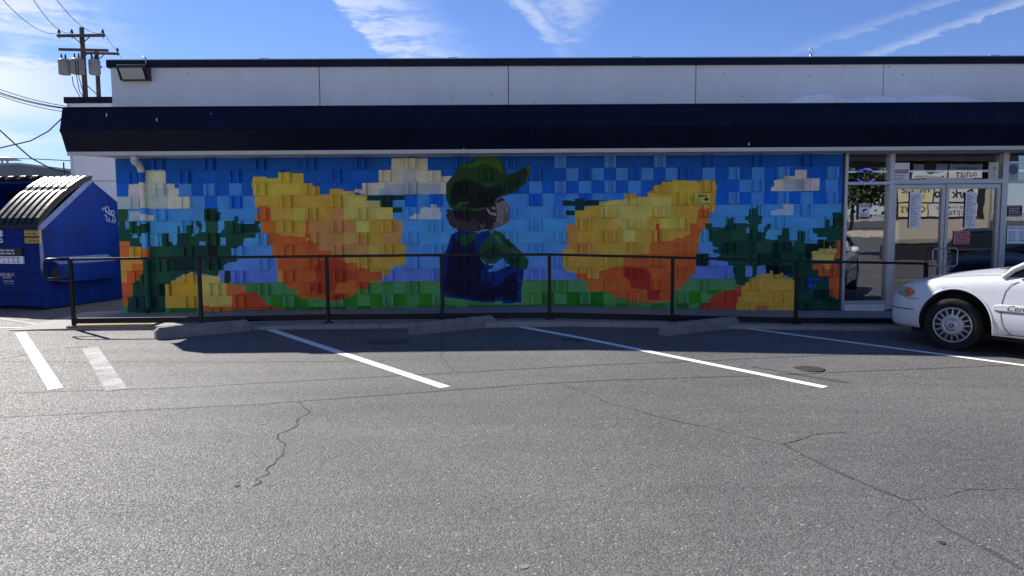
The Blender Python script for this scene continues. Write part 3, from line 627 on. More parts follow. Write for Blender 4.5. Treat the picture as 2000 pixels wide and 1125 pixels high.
PL(5, (126, 120, 120), 340, 392, 345, 370, 362, 362, 380, 370, 386, 388, 372, 380, 358, 385, 355, 402, 375, 425, 405, 422, 402, 442, 380, 438, 355, 425); PL(5, (46, 36, 36), 362, 385, 378, 380, 382, 410, 366, 410)
PL(5, (120, 114, 114), 372, 392, 384, 384, 398, 392, 402, 405, 386, 402)
PL(5, CAP, 98, 245, 160, 170, 168, 142, 200, 124, 235, 116, 290, 82, 350, 74, 400, 82, 432, 102, 450, 130, 470, 190, 520, 175, 605, 127, 614, 150, 600, 212, 585, 242, 520, 295, 440, 325, 400, 345, 390, 385, 350, 400, 280, 415, 220, 410, 150, 410, 118, 388, 96, 330)
PL(5, (20, 40, 20), 470, 195, 520, 180, 600, 135, 606, 160, 590, 205, 530, 260, 460, 300, 430, 300)
PL(5, CAPD, 120, 300, 145, 250, 215, 215, 290, 240, 350, 275, 430, 245, 450, 300, 400, 335, 385, 370, 340, 392, 250, 395, 190, 360, 150, 380, 130, 370)
PL(5, CAPL, 285, 88, 350, 80, 400, 88, 430, 110, 448, 150, 440, 190, 400, 150, 340, 120, 250, 150); PL(5, CAPL, 170, 158, 190, 130, 232, 118, 258, 130, 252, 158, 215, 160)
PL(5, (30, 54, 20), 170, 160, 205, 172, 250, 160, 215, 150); PL(5, (46, 76, 36), 165, 372, 180, 358, 240, 355, 240, 366, 190, 370, 182, 400, 168, 398); PL(5, (40, 70, 34), 250, 408, 345, 385, 350, 398, 285, 414)
PL(5, (60, 96, 40), 585, 145, 612, 130, 612, 155, 600, 208, 585, 232, 596, 180)
for cx_, cy_, rr_ in ((112, 412, 13), (110, 438, 14), (118, 462, 15), (130, 488, 16), (150, 505, 16), (175, 518, 15)):
    PL(5, (44, 38, 40), *[v for k in range(10) for v in (cx_+rr_*math.cos(k*.628), cy_+rr_*math.sin(k*.628))])
for cx_, cy_, rr_ in ((300, 490, 14), (330, 500, 12), (285, 510, 12), (315, 520, 10)):
    PL(5, (60, 52, 50), *[v for k in range(10) for v in (cx_+rr_*math.cos(k*.628), cy_+rr_*math.sin(k*.628))])
    PL(5, (24, 21, 26), *[v for k in range(10) for v in (cx_+rr_*.55*math.cos(k*.628), cy_+rr_*.55*math.sin(k*.628))])
PL(5, (84, 76, 72), 300, 500, 310, 480, 322, 500, 330, 470, 338, 505, 320, 515)
# painter's signature strokes
for b in ((1045, 825, 1050, 840), (1060, 820, 1066, 838), (1066, 826, 1076, 831), (1078, 818, 1084, 838), (1090, 820, 1094, 840), (1100, 820, 1118, 825), (1108, 825, 1113, 842), (1124, 820, 1128, 838), (1132, 826, 1150, 830), (1158, 816, 1172, 822), (1055, 855, 1060, 880), (1060, 853, 1072, 858), (1078, 858, 1094, 862), (1078, 872, 1094, 877), (1098, 856, 1103, 878), (1045, 895, 1070, 900), (1076, 890, 1098, 894)): RC(6, (14, 64, 170), *b)
KP = 0.50; WARM = np.array((1.4, 1.0, 1.1)); COOL = np.array((1.0, 1.0, 1.0))
def to_alb(I):
    I = I.copy(); r_, g_, b_ = I[..., 0], I[..., 1], I[..., 2]; ratio = g_/np.maximum(r_, 1)
    warm = (r_ > 110) & (b_ < 101) & (r_ > g_)
    g_[:] = np.where(warm, g_*np.interp(ratio, [0.45, 0.6, 0.75, 0.87, 0.9], [1.14, 1.0, 0.92, 0.88, 0.94]), g_)
    b_[:] = np.where(warm & (ratio > 0.7), b_*0.85, b_)
    mx_, mn_ = I.max(-1), I.min(-1); pale = (mx_ > 130) & (mx_-mn_ < 62) & ~warm
    b_[:] = np.where(pale, b_*0.82, b_); g_[:] = np.where(pale, g_*0.97, g_)
    c = np.clip(I, 0, 255)/255.0; L_ = np.where(c <= 0.04045, c/12.92, ((c+0.055)/1.055)**2.4)
    return np.clip(L_/KP*np.where(((I[..., 0]-I[..., 2] > 40) | ((I[..., 0] > 150) & (I[..., 0] > I[..., 2]*1.02)))[..., None], WARM, COOL), 0.003, 0.85)
ALB = to_alb(IMG)
KEY = np.round(IMG).astype(int); KEY = KEY[..., 0]*65536+KEY[..., 1]*256+KEY[..., 2]

def mural_mat():
    m = bpy.data.materials.new('mural_paint'); m.use_nodes = True; nt = m.node_tree; N = nt.nodes.new; L = nt.links.new
    p = nt.nodes['Principled BSDF']; at = N('ShaderNodeAttribute'); at.attribute_name = 'paint'; geo = N('ShaderNodeNewGeometry')
    n1 = N('ShaderNodeTexNoise'); n1.inputs['Scale'].default_value = 5; n1.inputs['Detail'].default_value = 6; n1.inputs['Roughness'].default_value = 0.65; L(geo.outputs['Position'], n1.inputs['Vector'])
    mr = N('ShaderNodeMapRange'); mr.inputs['From Min'].default_value = 0.3; mr.inputs['From Max'].default_value = 0.7; mr.inputs['To Min'].default_value = 0.85; mr.inputs['To Max'].default_value = 1.13; L(n1.outputs['Fac'], mr.inputs['Value'])
    sc = N('ShaderNodeVectorMath'); sc.operation = 'SCALE'; L(at.outputs['Color'], sc.inputs[0]); L(mr.outputs[0], sc.inputs['Scale'])
    L(sc.outputs[0], p.inputs['Base Color']); p.inputs['Roughness'].default_value = 0.62; p.inputs['Specular IOR Level'].default_value = 0.25
    n2 = N('ShaderNodeTexNoise'); n2.inputs['Scale'].default_value = 110; n2.inputs['Detail'].default_value = 3; L(geo.outputs['Position'], n2.inputs['Vector'])
    b = N('ShaderNodeBump'); b.inputs['Strength'].default_value = 0.3; b.inputs['Distance'].default_value = 0.006; L(n2.outputs['Fac'], b.inputs['Height']); L(b.outputs[0], p.inputs['Normal'])
    return m
M_MURAL = mural_mat()
# ------------------------------------------------------------------ building
bld = empty('shop_building', (3.0, 17.0, 0.0), label='low white shop building with navy canopy, painted block wall and glass storefront', cat='building')
def quadtree(mb, i0, i1, j0, j1, y, x_off=0.0):
    """paint rectangles of the raster (columns i0..i1, rows j0..j1) at depth y"""
    stack = [(i0, i1, j0, j1)]
    while stack:
        a, b, c, e = stack.pop()
        blk = KEY[c:e, a:b]
        if (blk == blk.flat[0]).all() or (b-a <= 1 and e-c <= 1):
            mb.col = tuple(ALB[c, a]); x0 = X0+a*d; x1 = X0+b*d; z1 = zt-c*d; z0 = zt-e*d
            mb.quad((x0, y, z0), (x1, y, z0), (x1, y, z1), (x0, y, z1))
        elif b-a >= e-c and b-a > 1:
            h = (a+b)//2
            if b-a > 16: h = a+((b-a)//2+15)//16*16 if (b-a) > 16 else h
            stack += [(a, h, c, e), (h, b, c, e)]
        else:
            h = (c+e)//2; stack += [(a, b, c, h), (a, b, h, e)]
iL = round((xL-X0)/d); iR = round((xR-X0)/d)
J = 0.0028
rb = random.Random(2)
def rim(mb, x0, x1, z0, z1, y, yb, cols):
    # four side faces of a piece back into the joint
    mb.col = cols
    mb.quad((x0, yb, z0), (x0, y, z0), (x0, y, z1), (x0, yb, z1)); mb.quad((x1, y, z0), (x1, yb, z0), (x1, yb, z1), (x1, y, z1))
    mb.quad((x0, y, z1), (x1, y, z1), (x1, yb, z1), (x0, yb, z1)); mb.quad((x0, yb, z0), (x1, yb, z0), (x1, y, z0), (x0, y, z0))
def piece(kind, a, b, r):
    a = max(a, iL); b = min(b, iR)
    if b-a < 2: return
    j0, j1 = r*R, (r+1)*R
    mb = MB(); y = YW+rb.uniform(-0.004, 0.002)
    if kind == 'ribbed_block': y -= 0.024
    n0 = len(mb.v); quadtree(mb, a, b, j0, j1, y)
    x0, x1, z0, z1 = X0+a*d, X0+b*d, zt-j1*d, zt-j0*d
    # pull the outline in to leave a joint
    for q in range(n0, len(mb.v)):
        v = list(mb.v[q])
        if abs(v[0]-x0) < 1e-6: v[0] += J
        if abs(v[0]-x1) < 1e-6: v[0] -= J
        if abs(v[2]-z0) < 1e-6: v[2] += J
        if abs(v[2]-z1) < 1e-6: v[2] -= J
        mb.v[q] = tuple(v)
    mid = tuple(ALB[j0+8, (a+b)//2])
    rim(mb, x0+J, x1-J, z0+J, z1-J, y, y+(0.05 if kind == 'ribbed_block' else 0.03), mid)
    if kind == 'ribbed_block':
        for s0, s1 in ((a+1, a+5), (b-5, b-1)):
            if s1 > iR or s0 < iL or s1-s0 < 3: continue
            yr = YW-0.066-rb.uniform(0, 0.006); X_0 = X0+s0*d+rb.uniform(-0.003, 0.003); X_1 = X_0+4*d
            c0 = j0; sm = (s0+s1)//2
            for c1 in range(j0+1, j1+1):
                if c1 == j1 or KEY[c1, sm] != KEY[c0, sm]:
                    mb.col = tuple(ALB[c0, sm]); zz1 = zt-c0*d-(J+0.004 if c0 == j0 else 0); zz0 = zt-c1*d+(J+0.004 if c1 == j1 else 0)
                    e = 0.003
                    mb.quad((X_0+e, yr, zz0), (X_1-e, yr, zz0), (X_1-e, yr, zz1), (X_0+e, yr, zz1))
                    mb.quad((X_0, y-0.001, zz0), (X_0+e, yr, zz0), (X_0+e, yr, zz1), (X_0, y-0.001, zz1))
                    mb.quad((X_1-e, yr, zz0), (X_1, y-0.001, zz0), (X_1, y-0.001, zz1), (X_1-e, yr, zz1))
                    if c0 == j0: mb.quad((X_0+e, yr, zz1), (X_1-e, yr, zz1), (X_1, y, zz1), (X_0, y, zz1))
                    if c1 == j1: mb.quad((X_0, y, zz0), (X_1, y, zz0), (X_1-e, yr, zz0), (X_0+e, yr, zz0))
                    c0 = c1
    mb.build(kind, M_MURAL, bld, paint=True, origin=((x0+x1)/2, YW, (z0+z1)/2))
for r in range(NR):
    ph = 0 if r % 2 == 0 else 2
    k = ph-4
    while k < NC:
        piece('ribbed_block', k*R, (k+1)*R, r); piece('plain_block', (k+1)*R, (k+4)*R, r); k += 4
# mortar face behind the blocks, painted along with them
mb = MB()
for r in range(NR):
    for k in range(NC):
        a = max(k*R, iL); b = min((k+1)*R, iR)
        if b <= a: continue
        mb.col = tuple(ALB[r*R+8, (a+b)//2]*0.9); x0, x1, z1 = X0+a*d, X0+b*d, zt-r*ROW
        mb.quad((x0, YW+0.009, z1-ROW), (x1, YW+0.009, z1-ROW), (x1, YW+0.009, z1), (x0, YW+0.009, z1))
mb.build('mortar', M_MURAL, bld, paint=True)
# body of the building behind
ZB = zt+0.012
m = MB(); m.box(xL+0.005, xR, YW+0.02, 26, -0.3, ZB); m.build('block_wall_core', M_STUCCO, bld)
m = MB(); m.box(xR-0.5, 24, 17.5, 26, -0.3, ZB); m.build('rear_wall', M_DARK, bld)
# canopy: profile extruded along x with the slanted left end
ZC = ZB+0.002
xl0 = onY(130, 301, 11.72).x; xl1 = onY(117, 252, 11.50).x; xl2 = onY(122, 218, 11.65).x; XE = 24.0
cb, cc, ct = (11.72, 2.775), (11.50, 3.075), (11.65, 3.425)
def slab(name, p, q, xa, xb, t, mtl, x_end=XE, seams=(), par=None):
    # thin sheet between profile points p and q with thickness t behind
    m = MB(); m.hexa([(xa, p[0], p[1]), (x_end, p[0], p[1]), (x_end, p[0]+t, p[1]), (xa, p[0]+t, p[1]), (xb, q[0], q[1]), (x_end, q[0], q[1]), (x_end, q[0]+t, q[1]), (xb, q[0]+t, q[1])])
    return m.build(name, mtl, par or bld)
joint_x = [xl0, -3.3, 0.55, 4.4, 8.25, 12.1, 16, 20, XE]
for i in range(len(joint_x)-1):
    a = joint_x[i]; b = joint_x[i+1]-0.004
    m = MB(); a0 = xl0 if i == 0 else a; a1 = xl1 if i == 0 else a
    m.hexa([(a0, cb[0], cb[1]), (b, cb[0], cb[1]), (b, cb[0]+0.03, cb[1]), (a0, cb[0]+0.03, cb[1]), (a1, cc[0], cc[1]), (b, cc[0], cc[1]), (b, cc[0]+0.03, cc[1]), (a1, cc[0]+0.03, cc[1])])
    m.build('canopy_lower_panel', M_NAVY, bld)
joint_u = [xl1, -4.6, -0.7, 3.2, 7.1, 11, 15, 19, XE]
for i in range(len(joint_u)-1):
    a = joint_u[i]; b = joint_u[i+1]-0.003
    m = MB(); a0 = xl1 if i == 0 else a; a1 = xl2 if i == 0 else a; z_ = cc[1]+0.006
    m.hexa([(a0, cc[0]-0.006, z_), (b, cc[0]-0.006, z_), (b, cc[0]+0.03, z_), (a0, cc[0]+0.03, z_), (a1, ct[0], ct[1]), (b, ct[0], ct[1]), (b, ct[0]+0.03, ct[1]), (a1, ct[0]+0.03, ct[1])])
    m.build('canopy_upper_panel', M_NAVY, bld)
m = MB(); m.box(xl2-0.005, XE, ct[0]-0.012, ct[0]+0.05, ct[1]+0.001, ct[1]+0.016); m.build('canopy_edge_trim', M_NAVY, bld)
m = MB(); m.box(xl2, XE, ct[0]+0.05, 12.45, ct[1]-0.05, ct[1]-0.004); m.build('canopy_roof', M_NAVY, bld)
# canopy end cap and fill
m = MB(); m.prism([(cb[0]+0.031, cb[1]+0.01), (cc[0]+0.031, cc[1]), (ct[0]+0.031, ct[1]-0.06), (12.4, ct[1]-0.06), (12.4, cb[1]+0.01)], xl0+0.02, XE-0.05, 'x'); m.build('canopy_end', M_NAVY, bld)
m = MB()
m.hexa([(xl0+0.03, cb[0]+0.005, ZC), (XE, cb[0]+0.005, ZC), (XE, 12.45, ZC), (xL-0.01, 12.45, ZC), (xl0+0.03, cb[0]+0.005, ZC+0.03), (XE, cb[0]+0.005, ZC+0.03), (XE, 12.45, ZC+0.03), (xL-0.01, 12.45, ZC+0.03)])
m.build('soffit', M_SOFFIT, bld)
m = MB(); m.box(xl0+0.01, XE, cb[0]-0.004, cb[0]+0.03, ZC-0.012, cb[1]-0.001); m.build('soffit_edge', M_SOFFIT, bld)
# parapet panels
YP = 12.40
zp0 = ct[1]-0.05; zp1 = onY(600, 131, YP).z; zp2 = onY(600, 117, YP).z
pj = [onY(p, 170, YP).x for p in (217, 624, 993, 1359, 1725)] ; pj += [pj[-1]+3.22*k for k in (1, 2, 3, 4)]
for a, b in zip(pj, pj[1:]):
    m = MB(); m.box(a+0.007, b-0.007, YP, YP+0.10, zp0, zp1+0.03); m.build('parapet_panel', M_STUCCO, bld)
m = MB(); m.box(pj[0]+0.02, pj[-1], YP+0.03, YP+0.2, zp0, zp1+0.02); m.build('parapet_backing', M_INK, bld)
m = MB(); m.box(pj[0]-0.0, pj[0]+0.12, YP+0.1, 25.9, zp0-0.6, zp1+0.03); m.build('parapet_return', M_STUCCO, bld)
cj = [onY(207, 125, YP-0.04).x, -3.1, 1.2, 5.4, 9.6, 14, 18, 21, 24]
for a, b in zip(cj, cj[1:]):
    m = MB(); m.box(a, b-0.004, YP-0.045, YP+0.26, zp1, zp2); m.build('coping', M_NAVY, bld, bevel=0.006)
m = MB(); m.box(cj[0]+0.004, XE, YP-0.04, YP+0.25, zp2+0.001, zp2+0.014); m.build('coping_edge', M_GALV, bld)
m = MB(); m.box(cj[0], cj[0]+0.30, YP+0.265, 26, zp1, zp2); m.build('coping', M_NAVY, bld)
for px in (516, 885, 1942, 1243):
    p = onY(px, 115, YP); m = MB(); m.box(p.x-0.08, p.x+0.08, YP-0.02, YP+0.2, zp2+0.014, zp2+0.03); m.build('coping_clip', M_GALV, bld)
# nail holes in the parapet and paint ticks on the canopy
for px, py in ((885, 190), (959, 184), (652, 208), (994, 176), (1043, 200), (1158, 206), (1412, 142), (1451, 188), (1582, 149), (1647, 131), (1736, 130), (1763, 146), (366, 143)):
    p = onY(px, py, YP); m = MB(); m.lathe([(0.011, 0), (0.008, 0.002)], (p.x, YP-0.0005, p.z), (0, -1, 0), 7); m.build('nail_hole', M_INK, bld)
for px, py, h in ((208, 228, 0.05), (306, 236, 0.04), (412, 224, 0.02), (947, 221, 0.02), (1463, 281, 0.02), (906, 293, 0.03), (1190, 228, 0.02)):
    f = (py-218)/34.0; yq = 11.645-0.145*min(1, max(0, f)) if py < 250 else 11.5+0.2*(py-252)/45
    p = onY(px, py, yq-0.016); m = MB(); m.box(p.x-0.006, p.x+0.006, yq-0.018, yq+0.01, p.z-h, p.z+h); m.build('paint_tick', M_WHITE, bld)
# rear wing to the left
YG = 17.0
wa = onY(132, 195, YG); wtop = onY(132, 190, YG).z; wcap = onY(132, 202, YG).z
wing = empty('rear_wing', (wa.x+2, YG+3, 0.2), label='white rear wing of the shop behind the blue dumpster with dark coping', cat='building')
m = MB(); m.box(wa.x, xL+0.02, YG, 26, -0.3, wcap); m.build('wing_wall', M_STUCCO, wing)
m = MB(); m.box(wa.x-0.06, pj[0]+0.1, YG-0.05, 26.1, wcap+0.002, wtop); m.build('wing_coping', M_NAVY, wing)
m = MB(); m.box(wa.x+0.005, xL-0.05, YG-0.008, YG-0.001, 2.62, 2.64); m.build('wall_joint', mat('joint_grey', (0.4, 0.4, 0.4)), wing)  # thin grey strip along the wall joint
m = MB(); m.box(wa.x-0.012, wa.x+0.04, YG-0.02, YG+0.04, 0.1, wcap-0.004); m.build('corner_trim', M_ALU, wing)

# ------------------------------------------------------------------ storefront
def glass_mat(name, base):
    m = bpy.data.materials.new(name); m.use_nodes = True; nt = m.node_tree; nt.nodes.clear(); N = nt.nodes.new; L = nt.links.new
    tr = N('ShaderNodeBsdfTransparent'); tr.inputs['Color'].default_value = (0.42, 0.44, 0.46, 1)
    gl = N('ShaderNodeBsdfGlossy'); gl.inputs['Roughness'].default_value = 0.004; gl.inputs['Color'].default_value = (0.95, 0.97, 1, 1)
    fr = N('ShaderNodeFresnel'); fr.inputs['IOR'].default_value = 1.5
    ad = N('ShaderNodeMath'); ad.operation = 'MULTIPLY_ADD'; L(fr.outputs[0], ad.inputs[0]); ad.inputs[1].default_value = 1.0; ad.inputs[2].default_value = base; ad.use_clamp = True
    geo = N('ShaderNodeNewGeometry'); n = N('ShaderNodeTexNoise'); n.inputs['Scale'].default_value = 1.6; n.inputs['Detail'].default_value = 2; L(geo.outputs['Position'], n.inputs['Vector'])
    b = N('ShaderNodeBump'); b.inputs['Strength'].default_value = 0.04; b.inputs['Distance'].default_value = 0.02; L(n.outputs['Fac'], b.inputs['Height']); L(b.outputs[0], gl.inputs['Normal'])
    mx = N('ShaderNodeMixShader'); L(ad.outputs[0], mx.inputs[0]); L(tr.outputs[0], mx.inputs[1]); L(gl.outputs[0], mx.inputs[2])
    o = N('ShaderNodeOutputMaterial'); L(mx.outputs[0], o.inputs[0])
    return m
M_GLASS = glass_mat('window_glass', 0.30); M_DGLASS = glass_mat('door_glass', 0.20)
def X(px, py=420): return onY(px, py, YW).x
def Z(px, py): return onY(px, py, YW).z
zh = ZC-0.014; zm0 = Z(1690, 361); zm1 = Z(1690, 355); zk = Z(1690, 592); zw = walk_z(5.5)+0.005
zd0 = Z(1850, 359); zd1 = Z(1850, 350)
store = bld
def bar(x0, x1, z0, z1, y0=YW-0.03, y1=YW+0.09, name='storefront_bar', par=None, mt=None):
    m = MB(); m.box(x0, x1, y0, y1, z0, z1); return m.build(name, mt or M_ALU, par or store, bevel=0.004)
x_a, x_b, x_c, x_d = X(1647.5), X(1653), X(1734), X(1743)
x_g, x_h = X(1953), X(1964); x_i = x_h+2.1
bar(x_a, x_b, zw, zh, name='mullion'); bar(x_c, x_d, zw, zh, name='mullion'); bar(x_g, x_h, zw, zh, name='mullion'); bar(x_i, x_i+0.06, zw, zh, name='mullion'); bar(x_i+2.1, x_i+2.16, zw, zh, name='mullion'); bar(x_i+4.4, x_i+4.46, zw, zh, name='mullion')
bar(x_b, x_c, zm0, zm1, name='transom_bar'); bar(x_b, x_c, zk-0.0, zk+0.035, name='sill_bar'); bar(x_h, x_i, zm0+0.01, zm1+0.01, name='transom_bar'); bar(x_h, x_i, zk, zk+0.035, name='sill_bar')
bar(x_i+0.06, x_i+2.1, zm0+0.01, zm1+0.01, name='transom_bar'); bar(x_i+2.16, x_i+4.4, zm0+0.01, zm1+0.01, name='transom_bar')
bar(x_d, x_g, zd0, zd1, name='door_header')
for a, b in ((x_a, x_d), (x_d, x_g), (x_g, x_i+4.46)): bar(a, b-0.003, zh+0.001, ZC-0.001, name='head_bar', y0=YW-0.02)
m = MB(); m.box(x_b, x_c, YW-0.01, YW+0.08, zw-0.1, zk-0.002); m.build('kick_panel', M_WHITE, store)
m = MB(); m.box(x_h, x_i+4.4, YW-0.01, YW+0.08, zw-0.1, zk-0.002); m.build('kick_panel', M_WHITE, store)
TILT = 2.3
def pane(x0, x1, z0, z1, name='window_pane', y=YW+0.03, par=None, tilt=TILT):
    t = math.tan(math.radians(tilt))*(x1-x0)/2; m = MB(); m.quad((x0, y-t, z0), (x1, y+t, z0), (x1, y+t, z1), (x0, y-t, z1)); return m.build(name, M_GLASS if name == 'window_pane' else M_DGLASS, par or store)
pane(x_b, x_c, zk+0.035, zm0); pane(x_b, x_c, zm1, zh, 'transom_pane'); pane(x_d, x_g, zd1, zh, 'transom_pane'); pane(x_h, x_i, zk+0.035, zm0+0.01); pane(x_h, x_i, zm1+0.01, zh, 'transom_pane')
pane(x_i+0.06, x_i+2.1, zk, zm0+0.01); pane(x_i+2.16, x_i+4.4, zk, zm0+0.01); pane(x_i+0.06, x_i+2.1, zm1+0.01, zh, 'transom_pane'); pane(x_i+2.16, x_i+4.4, zm1+0.01, zh, 'transom_pane')
xm = X(1845.5)
def door(x0, x1, hinge_left):
    dr = empty('glass_door', (0, 0, 0)); dr.parent = bld; dr.location = Vector(((x0+x1)/2, YW, zw))-bld.location
    st = 0.052; z1 = zd0-0.006; z0 = zw+0.01
    for a, b in ((x0, x0+st), (x1-st, x1)):
        m = MB(); m.box(a, b, YW-0.005, YW+0.045, z0, z1); m.build('stile', M_ALU, dr, bevel=0.003)
    m = MB(); m.box(x0+st, x1-st, YW-0.004, YW+0.044, z1-0.075, z1); m.build('door_rail', M_ALU, dr, bevel=0.003)
    m = MB(); m.box(x0+st, x1-st, YW-0.004, YW+0.044, z0, z0+0.22); m.build('door_rail', M_ALU, dr, bevel=0.003)
    pane(x0+st, x1-st, z0+0.22, z1-0.075, 'glass', YW+0.02, dr)
    hx = x1-0.03 if hinge_left else x0+0.03; sg = -1 if hinge_left else 1
    zc_ = Z(1846, 502); h = 0.15; w_ = 0.17
    path = []
    for k in range(25):
        t = k/24; ang = math.pi*t
        path.append((hx+sg*w_*min(1, 4*min(t, 1-t)), YW-0.06, zc_-h+2*h*t))
    path = [(hx, YW-0.0, zc_-h), (hx, YW-0.05, zc_-h)]+[(hx+sg*(w_-0.04), YW-0.055, zc_-h), (hx+sg*w_, YW-0.055, zc_-h+0.04), (hx+sg*w_, YW-0.055, zc_+h-0.04), (hx+sg*(w_-0.04), YW-0.055, zc_+h)]+[(hx, YW-0.05, zc_+h), (hx, YW, zc_+h)]
    m = MB(); m.tube(path, 0.011, 8); m.build('handle', M_ALU, dr)
    m = MB(); xx = x1-st if hinge_left else x0; m.box(xx+0.008, xx+st-0.008, YW-0.0085, YW-0.0055, Z(1846, 451), Z(1846, 432)); tagm = m.build('push_sticker', M_PAPER, dr)
    m = MB()
    for q in range(4): m.lathe([(0.011, 0), (0.011, 0.001)], (xx+st/2, YW-0.0095, Z(1846, 435+4*q)), (0, -1, 0), 10)
    m.build('sticker_print', M_INK, dr)
    if not hinge_left:
        m = MB(); m.lathe([(0.016, 0), (0.016, 0.012), (0.010, 0.014)], (x0+0.026, YW-0.005, Z(1851, 494)), (0, -1, 0), 14); m.build('lock', M_GALV, dr)
    return dr
door(x_d+0.005, xm-0.006, True); door(xm+0.006, x_g-0.005, False)
# interior floor, ceiling and back wall
xi0, xi1 = xR-0.3, 24
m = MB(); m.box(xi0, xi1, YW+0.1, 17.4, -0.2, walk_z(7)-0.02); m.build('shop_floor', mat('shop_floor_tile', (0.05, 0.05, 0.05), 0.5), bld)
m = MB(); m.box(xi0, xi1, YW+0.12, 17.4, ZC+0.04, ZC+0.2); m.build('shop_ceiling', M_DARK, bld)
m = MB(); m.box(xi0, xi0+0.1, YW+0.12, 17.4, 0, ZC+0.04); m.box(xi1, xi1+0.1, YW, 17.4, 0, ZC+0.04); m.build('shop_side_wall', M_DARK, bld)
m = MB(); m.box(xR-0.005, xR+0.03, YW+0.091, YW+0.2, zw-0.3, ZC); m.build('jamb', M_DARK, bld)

# ------------------------------------------------------------------ things on the storefront
GY = YW-0.004
EXD, EZ = Vector((1, 0, 0)), Vector((0, 0, 1))
def sheet(name, px0, py0, px1, py1, mtl, label, cat, y=None, group=None, th=0.002):
    y = YW+0.022 if y is None else y
    p0 = onY(px0, py1, y); p1 = onY(px1, py0, y)
    m = MB(); m.box(p0.x, p1.x, y, y+th, p0.z, p1.z)
    o = m.build(name, mtl, origin=((p0.x+p1.x)/2, y, p0.z)); tag(o, label, cat, group)
    o['w'] = p1.x-p0.x; o['h'] = p1.z-p0.z
    return o, Vector(((p0.x+p1.x)/2, y-0.0025, (p0.z+p1.z)/2)), p1.x-p0.x, p1.z-p0.z
def ink(o, fn, mtl=None, name='lettering'):
    m = MB(); fn(m); return m.build(name, mtl or M_INK, o)
YGl = YW-0.020; YDg = YW-0.008
# warning sign on window
o, c, w, h = sheet('warning_sign', 1677, 398, 1699, 429, M_PAPER, 'small warning sign with red bands and a camera symbol on the narrow window', 'sign', YGl)
ink(o, lambda m: (m.quad(c+Vector((-w*.45, 0, h*.30)), c+Vector((w*.45, 0, h*.30)), c+Vector((w*.45, 0, h*.46)), c+Vector((-w*.45, 0, h*.46))), m.quad(c+Vector((-w*.45, 0, -h*.46)), c+Vector((w*.45, 0, -h*.46)), c+Vector((w*.45, 0, -h*.30)), c+Vector((-w*.45, 0, -h*.30)))), M_RED, 'red_band')
ink(o, lambda m: add_text(m, 'WARNING', h*.13, c+Vector((0, -.001, h*.38)), EXD, EZ, 0, .02), M_PAPER)
ink(o, lambda m: (m.ngon([c+Vector((x*w, 0, z*h)) for x, z in ((-.25, .10), (.18, .22), (.25, .12), (-.05, .02), (.0, -.06), (-.08, -.08), (-.12, .03))]), bars(m, c+Vector((0, 0, -h*.18)), EXD, EZ, w*.7, h*.16, 2, .9, .5, 1)))
# SMILE sign on the mural
o, c, w, h = sheet('smile_sign', 1357.5, 378, 1387, 400.5, M_YELLOW, 'small yellow SMILE security camera sign fixed on the painted wall', 'sign', YW-0.078)
ink(o, lambda m: (add_text(m, 'SMILE!', h*.30, c+Vector((0, 0, h*.30)), EXD, EZ, 0, .03), add_text(m, "YOU'RE ON CAMERA", h*.15, c+Vector((0, 0, -h*.38)), EXD, EZ, 0, .02, .9),
                  m.ngon([c+Vector((x*w, 0, z*h)) for x, z in ((.02, .02), (.30, .16), (.38, .06), (.40, -.06), (.30, -.10), (.20, -.18), (.14, -.16), (.2, -.08))]),
                  [m.quad(*(c+Vector((-w*.24+math.cos(a)*rr, 0, -h*.05+math.sin(a)*rr)) for a, rr in ((k*.3927, h*.20), (k*.3927+.3927, h*.20), (k*.3927+.3927, h*.17), (k*.3927, h*.17)))) for k in range(16)],
                  [m.lathe([(h*.025, 0), (h*.025, .0005)], c+Vector((-w*.24+s*h*.07, 0, h*.01)), (0, -1, 0), 8) for s in (-1, 1)],
                  m.quad(c+Vector((-w*.24-h*.09, 0, -h*.12)), c+Vector((-w*.24+h*.09, 0, -h*.12)), c+Vector((-w*.24+h*.07, 0, -h*.15)), c+Vector((-w*.24-h*.07, 0, -h*.15)))))
# long receipts on the doors
for px, lab in ((1788, 'long white price list taped to the left glass door'), (1896.5, 'long white price list taped to the right glass door')):
    o, c, w, h = sheet('price_list', px-13, 376, px+12, 445, M_PAPER, lab, 'paper sheet', YDg, 'white lists taped to the doors')
    ink(o, lambda m: bars(m, c, EXD, EZ, w*.8, h*.9, 15, .5, .4, px), mat('grey_print', (0.25, 0.26, 0.3)), 'print')
# locked card
o, c, w, h = sheet('locked_card', 1862, 451, 1895, 477, M_PINK, 'pink handwritten LOCKED USE OTHER ENTRANCE card on the right door', 'sign', YDg)
ink(o, lambda m: (add_text(m, 'LOCKED', h*.24, c+Vector((-w*.12, 0, h*.34)), EXD, EZ, .15), add_text(m, 'USE', h*.24, c+Vector((-w*.26, 0, h*.10)), EXD, EZ, .1), add_text(m, 'OTHER', h*.24, c+Vector((-w*.05, 0, -h*.14)), EXD, EZ, .1), add_text(m, 'ENTRANCE', h*.22, c+Vector((0.01, 0, -h*.38)), EXD, EZ, .1),
                  m.quad(c+Vector((0, 0, h*.08)), c+Vector((w*.42, 0, h*.08)), c+Vector((w*.42, 0, h*.12)), c+Vector((0, 0, h*.12))), m.ngon([c+Vector((w*.36, 0, h*.18)), c+Vector((w*.36, 0, h*.02)), c+Vector((w*.46, 0, h*.1))])))
